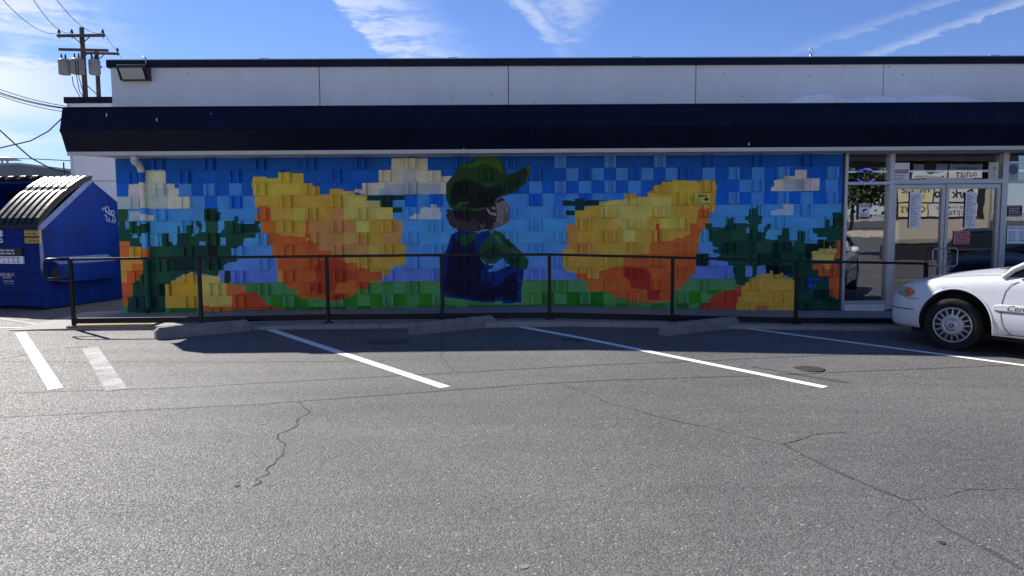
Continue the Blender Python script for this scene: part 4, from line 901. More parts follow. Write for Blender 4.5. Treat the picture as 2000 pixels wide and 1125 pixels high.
# transom papers
o, c, w, h = sheet('flyer', 1744.5, 318, 1777, 353, M_PAPER, 'white flyer with a red band in the transom above the left door', 'paper sheet', YGl)
ink(o, lambda m: m.quad(c+Vector((-w*.46, 0, -h*.1)), c+Vector((w*.44, 0, -h*.1)), c+Vector((w*.44, 0, h*.14)), c+Vector((-w*.46, 0, h*.14))), mat('faded_red_print', (0.62, 0.28, 0.32)), 'red_band')
ink(o, lambda m: (bars(m, c+Vector((0, -.001, h*.02)), EXD, EZ, w*.8, h*.2, 2, .9, .5, 5), bars(m, c+Vector((-w*.05, 0, -h*.3)), EXD, EZ, w*.8, h*.3, 3, .6, .5, 6)), mat('grey_print', (0.25, 0.26, 0.3)), 'print')
o, c, w, h = sheet('notice_card', 1930, 317, 1951, 350, mat('ivory_card', (0.66, 0.64, 0.56)), 'ivory notice card with a camera symbol in the transom right corner', 'sign', YGl)
ink(o, lambda m: (m.ngon([c+Vector((x*w, 0, z*h)) for x, z in ((-.1, .22), (.2, .24), (.24, .12), (.12, .1), (.02, -.06), (-.06, -.04), (.05, .1))]), bars(m, c+Vector((0, 0, -h*.3)), EXD, EZ, w*.5, h*.12, 1, .9, .5, 4)), mat('grey_print', (0.25, 0.26, 0.3)), 'print')
o, c, w, h = sheet('transom_strip', 1809, 347, 1900.5, 350.5, M_WHITE, 'thin white strip along the bottom of the door transom', 'strip', YW-0.012)  # plain white strip across the door transom
o, c, w, h = sheet('poster', 1964.5, 318, 1990, 352, mat('pale_poster', (0.42, 0.47, 0.52)), 'pale poster with a round blue picture in the right transom', 'poster', YGl)
ink(o, lambda m: m.lathe([(h*.3, 0), (h*.3, .0006)], c+Vector((w*.05, .0015, h*.12)), (0, -1, 0), 20), mat('blue_print', (0.10, 0.14, 0.26)), 'picture')
o, c, w, h = sheet('black_notice', 1967, 401, 1997, 423, M_INK, 'black notice sign with white border on the right window', 'sign', YGl)
ink(o, lambda m: ([m.quad(*(c+Vector(q) for q in r_)) for r_ in (((-w*.46, 0, h*.40), (w*.46, 0, h*.40), (w*.46, 0, h*.44), (-w*.46, 0, h*.44)), ((-w*.46, 0, -h*.44), (w*.46, 0, -h*.44), (w*.46, 0, -h*.40), (-w*.46, 0, -h*.40)))], bars(m, c, EXD, EZ, w*.8, h*.65, 4, .85, .5, 8)), mat('pale_print', (0.6, 0.6, 0.6)), 'print')
o, c, w, h = sheet('handwritten_sheet', 1966, 441, 2010, 476, M_PAPER, 'white handwritten opening notice on the right window beside the car', 'paper sheet', YGl)
ink(o, lambda m: (add_text(m, 'NEW  HOURS', h*.17, c+Vector((-w*.02, 0, h*.38)), EXD, EZ, .15), bars(m, c+Vector((-w*.22, 0, -h*.08)), EXD, EZ, w*.42, h*.6, 5, .7, .35, 9), bars(m, c+Vector((w*.25, 0, -h*.08)), EXD, EZ, w*.36, h*.6, 5, .6, .35, 10)), mat('blue_ink', (0.05, 0.08, 0.25)), 'print')
# LED open sign ring hanging inside
led = empty('led_sign', tuple(onY(1692, 343, YW+0.25)), label='unlit oval sign ringed with small blue lights inside the top left window', cat='light sign')
m = MB(); lc = led.location; m.lathe([(0.155, 0), (0.155, 0.02)], lc+Vector((0, 0.02, 0)), (0, 1, 0), 28)
for q in range(len(m.v)): v = m.v[q]; m.v[q] = (lc.x+(v[0]-lc.x)*1.15, v[1], lc.z+(v[2]-lc.z)*0.75)
m.build('sign_board', M_DARK, led)
m = MB(); ME = emit('blue_led', (0.10, 0.10, 1.0), 5)
for k in range(26):
    a = 2*math.pi*(k+0.5)/26
    if abs(math.sin(a)) < 0.5: continue
    m.box(lc.x+math.cos(a)*0.155-0.006, lc.x+math.cos(a)*0.155+0.006, lc.y, lc.y+0.01, lc.z+math.sin(a)*0.11-0.005, lc.z+math.sin(a)*0.11+0.005)
m.build('blue_light', ME, led)
# shelves seen faintly inside the shop
for x, y, lab in ((6.6, 14.6, 'grey metal shelf unit inside the shop behind the left door'), (8.6, 15.2, 'grey metal shelf unit deep in the shop behind the right door')):
    sh = empty('shelf_unit', (x, y, walk_z(7)-0.02), label=lab, cat='shelf', group='shop shelves')
    for k in range(4):
        m = MB(); m.box(x-0.5, x+0.5, y, y+0.35, 0.35+k*0.42, 0.375+k*0.42); m.build('shelf_board', M_GALV, sh)
    for sx in (-0.49, 0.47):
        m = MB(); m.box(x+sx, x+sx+0.03, y-0.001, y+0.03, 0.08, 1.8); m.build('upright', M_GALV, sh)

# ------------------------------------------------------------------ wall light, drain pipe, roof bits
wl_c = onY(267, 145, YP)
wp = empty('wall_light', (wl_c.x, YP, wl_c.z), label='dark wall floodlight with pale lens below the roof coping at the left', cat='wall light')
x0, x1 = onY(240, 145, YP).x, onY(296, 145, YP).x; zb, zt_ = onY(268, 159, YP).z, onY(268, 131, YP).z
M_BRZ = mat('bronze_housing', (0.015, 0.015, 0.018), 0.4)
m = MB(); m.prism([(YP-0.002, zb), (YP-0.10, zb), (YP-0.21, zt_-0.05), (YP-0.21, zt_), (YP-0.002, zt_)], x0, x1, 'x'); m.build('housing', M_BRZ, wp, bevel=0.008)
m = MB(); a = Vector((0, YP-0.2145, zt_-0.055)); b = Vector((0, YP-0.112, zb+0.015))
nrm = Vector((0, -(zt_-0.05-zb), -(0.11))).normalized()*0.008
m.hexa([(x0+0.05, b.y+nrm.y, b.z+nrm.z), (x1-0.05, b.y+nrm.y, b.z+nrm.z), (x1-0.05, b.y, b.z), (x0+0.05, b.y, b.z), (x0+0.05, a.y+nrm.y, a.z+nrm.z), (x1-0.05, a.y+nrm.y, a.z+nrm.z), (x1-0.05, a.y, a.z), (x0+0.05, a.y, a.z)])
m.build('lens', mat('frosted_lens', (0.62, 0.58, 0.52), 0.35, var=0.03), wp)
p = onY(288, 117, YP); m = MB(); m.tube([(p.x, YP-0.06, zp2-0.10), (p.x, YP-0.06, zp2+0.03), (p.x-0.05, YP-0.06, zp2+0.05)], 0.012); m.build('photocell_arm', M_GALV, wp)
# downspout: white elbow from the soffit, pipe painted along with the wall
xp = onY(281, 450, YW-0.09).x
dp = empty('drain_pipe', (xp, YW-0.08, walk_z(xp)), label='drain pipe with a white elbow, painted to match the wall at its left end', cat='drain pipe')
ex = onY(265, 305, YW-0.35)
m = MB(); path = [(ex.x, YW-0.40, ZC), (ex.x, YW-0.40, ZC-0.06)]
for k in range(7):
    t = k/6*math.pi/2; path.append((ex.x+(xp-ex.x)*0.5*math.sin(t), YW-0.40+0.16*(1-math.cos(t)), ZC-0.04-0.07*math.sin(t)))
path += [(xp, YW-0.12, ZC-0.15), (xp, YW-0.085, ZC-0.20), (xp, YW-0.08, ZC-0.24)]
m.tube(path, 0.052, 12); m.build('elbow', M_WHITE, dp)
m = MB(); zz = ZC-0.20; zend = walk_z(xp)+0.06; step = ROW/4; n = 12
ki = int((xp-X0)/d)
while zz > zend:
    z2 = max(zz-step, zend); j = min(max(int((zt-(zz+z2)/2)/d), 0), NR*R-1); m.col = tuple(ALB[j, ki]); m.smooth = True
    ra = m.pts([(xp+0.045*math.cos(2*math.pi*q/n), YW-0.08+0.045*math.sin(2*math.pi*q/n), zz) for q in range(n)]); rb_ = m.pts([(xp+0.045*math.cos(2*math.pi*q/n), YW-0.08+0.045*math.sin(2*math.pi*q/n), z2) for q in range(n)])
    for q in range(n): m.face((ra+q, rb_+q, rb_+(q+1) % n, ra+(q+1) % n))
    zz = z2
m.build('pipe', M_MURAL, dp, paint=True)
m = MB(); m.col = tuple(ALB[11*R, ki]); m.lathe([(0.058, 0), (0.058, 0.06)], (xp, YW-0.08, walk_z(xp)+0.34), (0, 0, 1), 12); m.build('pipe_collar', M_MURAL, dp, paint=True)
m = MB(); m.tube([(xp, YW-0.08, zend+0.04), (xp, YW-0.085, zend), (xp-0.01, YW-0.12, zend-0.035)], 0.044, 10); m.build('shoe', M_INK, dp)
# crumpled plastic sheeting on the canopy roof
pa, pb = onY(1516, 205, 12.0).x, onY(1926, 205, 12.0).x
m = MB(); nx, ny = 70, 8; rn = np.random.RandomState(4); hts = np.interp(np.linspace(0, 1, nx), [0, .1, .18, .3, .45, .55, .62, .8, .92, 1], [0.0, .05, .065, .03, .05, .025, .045, .05, .025, .0])
for i in range(nx):
    for j in range(ny):
        t = i/(nx-1); s = j/(ny-1); m.v.append((pa+(pb-pa)*t, 11.72+0.45*s, ct[1]+0.006+(3.0*hts[i]*math.sin(math.pi*min(1, s*1.3+0.15)) if j not in (0,) else 0)*1.0+abs(rn.normal(0, 0.008))))
for i in range(nx-1):
    for j in range(ny-1): m.face((i*ny+j, (i+1)*ny+j, (i+1)*ny+j+1, i*ny+j+1))
tag(m.build('plastic_sheet', mat('white_plastic_sheet', (0.92, 0.93, 0.94), 0.35, var=0.08, vscale=8, spec=0.6)), 'crumpled white plastic sheeting lying on the canopy roof at the right', 'plastic sheet')
p = onY(1584, 105, 14.0)
an = MB(); an.tube([(p.x, 14, p.z-0.35), (p.x, 14, p.z)], 0.02); an.tube([(p.x-0.03, 14, p.z), (p.x-0.03, 14, p.z+0.1), (p.x+0.03, 14, p.z+0.1), (p.x+0.03, 14, p.z)], 0.008)
tag(an.build('roof_vent', M_GALV), 'thin metal vent stub rising above the roof edge at the right', 'vent')

# ------------------------------------------------------------------ railing
rail = empty('handrail', (0, YR, 0.2), label='long black metal railing with square posts along the walk before the mural', cat='railing')
posts = [(137, 508), (388, 505), (638, 502), (862, 499.5), (1073, 498.5), (1314, 504.5), (1557, 511.5), (1809, 516.5)]
PT = []
for px, py in posts:
    p = onY(px, py, YR); PT.append(Vector((p.x, YR, p.z)))
    m = MB(); s = 0.0235; m.box(p.x-s, p.x+s, YR-s, YR+s, walk_z(p.x)-0.03, p.z-0.002); m.build('post', M_RAIL, rail, bevel=0.003)
    m = MB(); s = 0.06; m.box(p.x-s, p.x+s, YR-s, YR+s, walk_z(p.x)-0.03, walk_z(p.x)-0.012); m.build('base_plate', M_RAIL, rail)
def beam(a, b, hw, hh, name):
    a = Vector(a); b = Vector(b); m = MB()
    m.hexa([(a.x, a.y-hw, a.z-hh), (b.x, b.y-hw, b.z-hh), (b.x, b.y+hw, b.z-hh), (a.x, a.y+hw, a.z-hh), (a.x, a.y-hw, a.z+hh), (b.x, b.y-hw, b.z+hh), (b.x, b.y+hw, b.z+hh), (a.x, a.y+hw, a.z+hh)])
    return m.build(name, M_RAIL, rail, bevel=0.004)
zu = [p.z+0.012 for p in PT]
for k in range(len(PT)-1):
    a, b = PT[k], PT[k+1]; beam((a.x-(0.0), YR, zu[k]), (b.x, YR, zu[k+1]), 0.022, 0.018, 'top_rail')
lowpx = [(137, 626.5), (388, 624), (638, 619), (862, 617.5), (1073, 615.5), (1314, 620.5), (1557, 625.5), (1809, 627)]
for k in range(len(PT)-1):
    a = onY(*lowpx[k], YR); b = onY(*lowpx[k+1], YR); beam((PT[k].x+0.0236, YR, a.z), (PT[k+1].x-0.0236, YR, b.z), 0.02, 0.040, 'bottom_rail')
# loop at the left end
A = PT[0]; xl = onY(87, 525, YR).x; zl = onY(110, 545, YR).z; r = 0.06
path = [(A.x+0.0, YR, zu[0])]
path += [(xl+r, YR, zu[0])]+[(xl+r-r*math.sin(t), YR, zu[0]-r+r*math.cos(t)) for t in (0.5, 1.0, 1.57)]
path += [(xl, YR, zl+r)]+[(xl+r-r*math.cos(t), YR, zl+r-r*math.sin(t)) for t in (0.5, 1.0, 1.57)]+[(A.x-0.01, YR, zl)]
m = MB(); m.tube(path, 0.021, 10); m.build('end_loop', M_RAIL, rail)
# return leg at right end going towards the wall
beam((PT[-1].x, YR, zu[-1]), (PT[-1].x+0.02, YR, zu[-1]), 0.022, 0.018, 'top_rail')

# ------------------------------------------------------------------ wheel stops
def wheel_stop(pa, pb, label, seed):
    A = onG(*pa); B = onG(*pb); mid = (A+B)/2; D = (B-A); L_ = D.length; ang = math.atan2(D.y, D.x)
    rr = random.Random(seed); m = MB(); n = 26
    prof = [(-0.09, 0), (-0.086, 0.06), (-0.066, 0.135), (-0.05, 0.152), (0.05, 0.152), (0.066, 0.135), (0.086, 0.06), (0.09, 0)]
    rings = []
    for k in range(n+1):
        x = -L_/2+L_*k/n; t = min(k, n-k); sc = [0.70, 1.0, 1.0][min(t, 2)]
        dx = 0
        rings.append(m.pts([(x+rr.gauss(0, .001), y*(0.9+0.1*sc)+rr.gauss(0, .0012), -0.01 if z == 0 else z*sc+rr.gauss(0, .0016)) for y, z in prof]))
    for a, b in zip(rings, rings[1:]):
        for q in range(len(prof)-1): m.face((a+q, a+q+1, b+q+1, b+q))
    m.face([rings[0]+q for q in range(len(prof))][::-1]); m.face([rings[-1]+q for q in range(len(prof))])
    o = m.build('wheel_stop', M_STOP); o.location = (mid.x, mid.y, lot(mid.x, mid.y)); o.rotation_euler = (0, -math.asin((lot(B.x, B.y)-lot(A.x, A.y))/L_), ang)
    tag(o, label, 'wheel stop', 'concrete wheel stops before the railing')
    # chipped holes and bolt
    return o
wheel_stop((303, 662), (488, 645), 'concrete wheel stop with its left end in sunlight, nearest the dumpster', 1)
wheel_stop((802, 653), (964, 636), 'concrete wheel stop in shade below the painted child', 2)
wheel_stop((1294, 655), (1436, 638), 'concrete wheel stop in shade nearest the white car', 3)
# utility cover in the asphalt
c = onG(1578, 720.5); cv = empty('utility_cover', (c.x, c.y, lot(c.x, c.y)), label='round iron utility cover set in the asphalt near a stall line', cat='utility cover')
M_IRON = mat('cover_iron', (0.07, 0.065, 0.06), 0.7, metal=0.3, var=0.3, vscale=20, bump=0.3)
m = MB(); m.lathe([(0.165, -0.01), (0.165, 0.005), (0.15, 0.006)], cv.location, (0, 0, 1), 28); m.build('rim', M_IRON, cv)
m = MB()
for i in range(-3, 4):
    for j in range(-3, 4):
        if i*i+j*j <= 10: m.box(c.x+i*0.038-0.012, c.x+i*0.038+0.012, c.y+j*0.038-0.012, c.y+j*0.038+0.012, cv.location.z+0.004, cv.location.z+0.010)
tag(m.build('cover_boss', M_IRON, cv), kind='stuff')

# ------------------------------------------------------------------ dumpsters
cor = onG(85, 606)
ROT = math.radians(-17)
dm = empty('dumpster', (cor.x, cor.y, lot(cor.x, cor.y)), ROT, label='blue steel dumpster with a ribbed black lid and white lettering at the left edge', cat='dumpster')
Wd, Dd = 2.30, 1.85; HF = onY(85, 441, cor.y).z-lot(cor.x, cor.y); PK = (1.12, HF+0.86); HB = HF+0.38
def side_panel(x0, x1, name):
    m = MB(); m.prism([(0, 0.06), (0, HF), PK, (Dd, HB), (Dd, 0.06)], x0, x1, 'x'); return m.build(name, M_BLUEP, dm, local=True)
side_panel(-0.03, 0, 'side_panel'); side_panel(-Wd, -Wd+0.03, 'side_panel')
m = MB(); m.box(-Wd+0.03, -0.03, 0.002, 0.03, 0.06, HF); m.build('front_panel', M_BLUEP, dm, local=True)
m = MB(); m.box(-Wd+0.03, -0.03, Dd-0.03, Dd-0.002, 0.06, HB); m.build('back_panel', M_BLUEP, dm, local=True)
m = MB(); m.box(-Wd+0.03, -0.03, 0.03, Dd-0.03, 0.07, 0.10); m.build('floor_panel', M_BLUEP, dm, local=True)
m = MB(); yA, zA = PK; m.hexa([(-Wd+0.03, yA, zA-0.06), (-0.03, yA, zA-0.06), (-0.03, Dd-0.02, HB-0.02), (-Wd+0.03, Dd-0.02, HB-0.02), (-Wd+0.03, yA, zA-0.02), (-0.03, yA, zA-0.02), (-0.03, Dd-0.02, HB+0.012), (-Wd+0.03, Dd-0.02, HB+0.012)]); m.build('top_panel', M_BLUEP, dm, local=True)
for z, hh, p in ((HF-0.035, 0.035, 0.03), (HF-0.215, 0.014, 0.02), (HF-0.37, 0.012, 0.012), (HF-0.80, 0.012, 0.018), (HF-1.16, 0.012, 0.018)):
    m = MB(); m.box(-Wd+0.0, 0.004, -p, 0.004, z-hh, z+hh); m.build('front_rib', M_BLUEP, dm, local=True, bevel=0.006)
# worn corner edge strips
m = MB(); m.prism([(-0.006, HF-0.01), (PK[0]-0.02, PK[1]-0.01), (PK[0]+0.02, PK[1]-0.10), (0.05, HF-0.09)], 0.001, 0.006, 'x'); m.build('worn_edge', M_BLUEW, dm, local=True)
m = MB(); m.prism([(-0.004, HF-0.01), (0.05, HF-0.09), (0.07, HF-0.5), (0.045, HF-0.72), (-0.004, HF-0.8)], 0.0012, 0.0055, 'x'); m.build('worn_edge', M_BLUEW, dm, local=True)
# fork pocket
m = MB(); z0, z1 = 0.46, 0.90
m.hexa([(0.001, 0.17, z0+0.06), (0.17, 0.22, z0), (0.17, 1.45, z0), (0.001, 1.52, z0+0.06), (0.001, 0.12, z1), (0.17, 0.20, z1-0.12), (0.17, 1.45, z1-0.12), (0.001, 1.50, z1)]); m.build('fork_pocket', M_BLUEP, dm, local=True, bevel=0.006)
m = MB(); m.hexa([(0.004, 0.16, z1-0.006), (0.174, 0.21, z1-0.118), (0.174, 1.445, z1-0.118), (0.004, 1.46, z1-0.006), (0.004, 0.16, z1+0.002), (0.174, 0.21, z1-0.110), (0.174, 1.445, z1-0.110), (0.004, 1.46, z1+0.002)]); m.build('pocket_lip', M_BLUEW, dm, local=True)
m = MB(); m.hexa([(0.02, 0.165, z0+0.06), (0.155, 0.215, z0+0.02), (0.155, 0.225, z0+0.02), (0.02, 0.185, z0+0.06), (0.02, 0.145, z1-0.03), (0.155, 0.196, z1-0.15), (0.155, 0.206, z1-0.15), (0.02, 0.16, z1-0.03)]); m.build('pocket_mouth', M_INK, dm, local=True)
for z in (0.13,):
    m = MB(); m.box(-0.02, 0.012, -0.01, Dd, 0.03, 0.07); m.build('bottom_skid', M_BLUEP, dm, local=True)
# hinge lugs and rod
for x in (0.0,):
    m = MB(); m.prism([(PK[0]-0.16, PK[1]-0.10), (PK[0]-0.06, PK[1]+0.06), (PK[0]+0.06, PK[1]+0.04), (PK[0]+0.03, PK[1]-0.09)], 0.002, 0.022, 'x'); m.build('hinge_lug', M_BLUEW, dm, local=True)
m = MB(); m.tube([(-Wd-0.02, PK[0]+0.02, PK[1]+0.035), (0.05, PK[0]+0.02, PK[1]+0.035)], 0.014); m.build('hinge_rod', M_INK, dm, local=True)
# ribbed lids
def lid(x0, x1, nr):
    m = MB(); ns = 16; prof = []
    step = (x1-x0)/nr
    for k in range(nr):
        a = x0+k*step; prof += [(a+0.01, 0), (a+step*0.22, 0), (a+step*0.34, 0.042), (a+step*0.84, 0.042), (a+step*0.96, 0)]
    prof.append((x1, 0)); rings = []
    for s in range(ns+1):
        t = s/ns; y = -0.05+(PK[0]+0.07)*t; z = HF+0.012+(PK[1]-HF+0.02)*t+0.11*math.sin(math.pi*t)**0.8
        kk = 0.25 if s in (0, ns) else (0.55 if s in (9,) else 1.0)
        rings.append(m.pts([(x, y-0.4*h*kk, z+h*kk) for x, h in prof]))
    for a, b in zip(rings, rings[1:]):
        for q in range(len(prof)-1): m.face((a+q, a+q+1, b+q+1, b+q))
    # skirt
    e = m.pts([(x, -0.052, HF-0.03) for x, h in prof])
    for q in range(len(prof)-1): m.face((e+q, e+q+1, rings[0]+q+1, rings[0]+q))
    for side in (0, len(prof)-1):
        for a, b in zip(rings, rings[1:]):
            va, vb = m.v[a+side], m.v[b+side]; i = m.pts([va, vb, (vb[0], vb[1], vb[2]-0.06), (va[0], va[1], va[2]-0.06)]); m.face((i, i+1, i+2, i+3))
    return m.build('lid', M_LID, dm, local=True)
lid(-1.02, 0.035, 7)
# lettering and stickers on the front
FX, FZ = Vector((1, 0, 0)), Vector((0, 0, 1))
def front(px, py):
    # intersect pixel ray with the front face plane
    n = Matrix.Rotation(ROT, 3, 'Z') @ Vector((0, -1, 0)); o_ = Vector(dm.location); dd = ray(px, py); t = (o_-EYE).dot(n)/dd.dot(n)
    q = Matrix.Rotation(-ROT, 3, 'Z') @ (EYE+dd*t-o_); return q
def fsticker(px0, py0, px1, py1, mtl, name):
    a = front(px0, py1); b = front(px1, py0); m = MB(); m.box(a.x, b.x, -0.0225, -0.0205 if False else 0.001, a.z, b.z); return m.build(name, mtl, dm, local=True), a, b
for (x0, y0, x1, y1) in ((50, 449, 79, 461), (51, 464, 80, 475)):
    s, a, b = fsticker(x0, y0, x1, y1, M_STICK, 'amber_sticker')
    m = MB(); c = Vector(((a.x+b.x)/2, -0.0245, (a.z+b.z)/2)); w = b.x-a.x; h = b.z-a.z
    bars(m, c+Vector((0, 0, h*.36)), FX, FZ, w*.9, h*.2, 1, .95, .6, x0); bars(m, c+Vector((0, 0, -h*.12)), FX, FZ, w*.8, h*.42, 1, .8, .6, x0+1)
    m.build('sticker_print', mat('brown_print', (0.16, 0.05, 0.02)), dm, local=True)
s, a, b = fsticker(-2, 484, 44, 500, M_INK, 'black_sticker')
m = MB(); c = Vector(((a.x+b.x)/2, -0.0245, (a.z+b.z)/2)); bars(m, c+Vector((-0.02, 0, 0)), FX, FZ, (b.x-a.x)*.7, (b.z-a.z)*.75, 2, .8, .5, 21); m.build('sticker_print', mat('pale_print', (0.6, 0.6, 0.6)), dm, local=True)
s, a, b = fsticker(-8, 500.6, 47, 514.5, M_PAPER, 'white_sticker')
m = MB(); c = Vector(((a.x+b.x)/2, -0.0245, (a.z+b.z)/2))
for q in range(5): bars(m, c+Vector(((b.x-a.x)*(-.3+.16*q), 0, -0.005)), FX, FZ, 0.06, 0.10, 2, .4, .55, 30+q)
bars(m, c+Vector((0, 0, (b.z-a.z)*.36)), FX, FZ, (b.x-a.x)*.8, 0.03, 1, .9, .5, 37); m.build('sticker_print', mat('grey_print', (0.25, 0.26, 0.3)), dm, local=True)
for (y0, y1, sd_) in ((450, 462, 1), (465, 474, 2)):
    s, a, b = fsticker(-20, y0, 5.5, y1, M_PAPER, 'white_sticker'); m = MB(); c = Vector(((a.x+b.x)/2+0.06, -0.0245, (a.z+b.z)/2)); bars(m, c, FX, FZ, 0.22, (b.z-a.z)*.7, 1, .9, .6, 40+sd_); m.build('sticker_print', M_INK, dm, local=True)
M_LET = mat('white_lettering', (0.62, 0.64, 0.70), 0.6, var=0.12, vscale=40)
def ftext(txt, pxr, py, hpx, shear=0.0, bold=0.0, sx=1.0):
    r = front(pxr, py); sz = abs(front(pxr, py-hpx).z-r.z)*1.38
    vs_, _ = text_geo(txt, sz, shear, bold); wd = (max(v[0] for v in vs_))*sx
    m = MB(); add_text(m, txt, sz, (r.x-wd, -0.0035 if True else 0, r.z), FX, FZ, shear, bold, sx); m.build('lettering', M_LET, dm, local=True)
ftext('REPUBLIC', 29, 536.5, 6.6, .12, .012, 1.0); ftext('SERVICES', 22, 542.2, 4.2, 0, .01, .9); ftext('916-631-0600', 27, 549.5, 3.6, 0, .01, .95); ftext('RepublicServices.com', 27, 554, 2.2, 0, 0, .9)
# chalk-like tag scrawl on the side
def side_pt(px, py):
    n = Matrix.Rotation(ROT, 3, 'Z') @ Vector((1, 0, 0)); o_ = Vector(dm.location); dd = ray(px, py); t = (o_-EYE).dot(n)/dd.dot(n)
    return Matrix.Rotation(-ROT, 3, 'Z') @ (EYE+dd*t-o_)
def scrawl(pts):
    m = MB(); P = [side_pt(*p) for p in pts]
    # smooth with Catmull-Rom
    Q = []
    for i in range(len(P)-1):
        p0, p1, p2, p3 = P[max(i-1, 0)], P[i], P[i+1], P[min(i+2, len(P)-1)]
        for k in range(5):
            t = k/5; Q.append(0.5*((2*p1)+(p2-p0)*t+(2*p0-5*p1+4*p2-p3)*t*t+(3*p1-p0-3*p2+p3)*t**3))
    Q.append(P[-1]); Q = [(0.0035, q.y, q.z) for q in Q]; m.tube(Q, 0.007, 4); m.build('graffiti', mat('graffiti_white', (0.30, 0.40, 0.62), 0.7, var=0.3, vscale=30), dm, local=True)
scrawl([(201, 412), (200, 407), (204, 406), (205, 411), (209, 416), (212, 414), (212, 406), (208, 403), (206, 408), (211, 417), (216, 419), (217, 413), (213, 411), (215, 419), (219, 420), (223, 417), (222, 412), (218, 413), (219, 418)])
scrawl([(205, 418), (206, 421), (204, 421)]); scrawl([(209, 421), (207, 426), (209, 432), (213, 430), (212, 425), (214, 432), (218, 434), (224, 435), (224, 431), (219, 431), (221, 425), (218, 421), (222, 421), (225, 428), (226, 432)])
# hinge barrels on the back edge and the left lid thrown back over the rear
for k in range(4):
    m = MB(); x = -Wd+0.08+k*0.30; m.tube([(x, PK[0]+0.02, PK[1]+0.045), (x+0.2, PK[0]+0.02, PK[1]+0.045)], 0.045, 8); m.build('hinge_barrel', M_LID, dm, local=True)
m = MB(); m.hexa([(-Wd, PK[0]+0.1, PK[1]-0.0), (-1.06, PK[0]+0.1, PK[1]-0.0), (-1.06, Dd+0.25, 0.9), (-Wd, Dd+0.25, 0.9), (-Wd, PK[0]+0.12, PK[1]+0.04), (-1.06, PK[0]+0.12, PK[1]+0.04), (-1.06, Dd+0.30, 0.92), (-Wd, Dd+0.30, 0.92)]); m.build('open_lid', M_LID, dm, local=True)

# ------------------------------------------------------------------ cars
def car_paint(name, col, rough=0.25):
    return mat(name, col, rough, var=0.02, vscale=2, spec=0.4, coat=0.3)
M_CARW = car_paint('white_car_paint', (0.56, 0.575, 0.60)); M_CARK = car_paint('dark_car_paint', (0.02, 0.022, 0.026))
M_TYRE = mat('tyre', (0.006, 0.006, 0.007), 0.9, var=0.2, vscale=30, bump=0.1)
M_HUB = mat('hubcap_silver', (0.36, 0.37, 0.39), 0.36, metal=0.45, var=0.05)
M_TRIM = mat('car_seam', (0.03, 0.03, 0.035), 0.6)
M_LAMP = mat('lamp_clear', (0.30, 0.34, 0.32), 0.15, var=0.1, spec=0.8, coat=1); M_AMB = mat('lamp_amber', (0.55, 0.16, 0.03), 0.2, var=0.1, coat=1)
M_CGL = mat('car_glass', (0.012, 0.014, 0.016), 0.05, spec=0.8)
XS = np.array([0.885, 0.868, 0.83, 0.765, 0.65, 0.46, 0.2, -0.2, -0.6, -1.4, -2.4, -3.0, -3.4, -3.7, -3.85, -3.95])
HWd = np.array([0.42, 0.55, 0.67, 0.75, 0.81, 0.86, 0.895, 0.912, 0.918, 0.92, 0.92, 0.905, 0.88, 0.82, 0.74, 0.58])
ZTP = np.array([0.56, 0.61, 0.66, 0.715, 0.785, 0.845, 0.90, 0.955, 1.005, 0.985, 0.985, 1.03, 1.03, 1.00, 0.95, 0.80])   # centre line
ZSH = np.array([0.52, 0.575, 0.625, 0.675, 0.735, 0.79, 0.835, 0.875, 0.90, 0.93, 0.945, 0.95, 0.95, 0.93, 0.88, 0.72])     # shoulder
ZBT = np.array([0.27, 0.24, 0.215, 0.20, 0.195, 0.19, 0.19, 0.19, 0.19, 0.19, 0.19, 0.20, 0.24, 0.27, 0.30, 0.36])
ZTP = ZTP+0.045; ZSH = ZSH+0.04; ZBT = ZBT+0.045
def ip(x, A): return float(np.interp(-x, -XS, A))
def side_y(x, z):
    w = ip(x, HWd); zb = ip(x, ZBT); zs = ip(x, ZSH)
    return w*float(np.interp(z, [zb, zb+0.05, zb+0.14, 0.46, 0.60, zs-0.09, zs-0.03, zs], [0.945, 0.98, 0.995, 0.998, 0.978, 0.935, 0.90, 0.865]) if zs-0.09 > 0.60 else np.interp(z, [zb, zb+0.06, (zb+zs)/2, zs-0.03, zs], [0.945, 0.985, 1.0, 0.94, 0.865]))
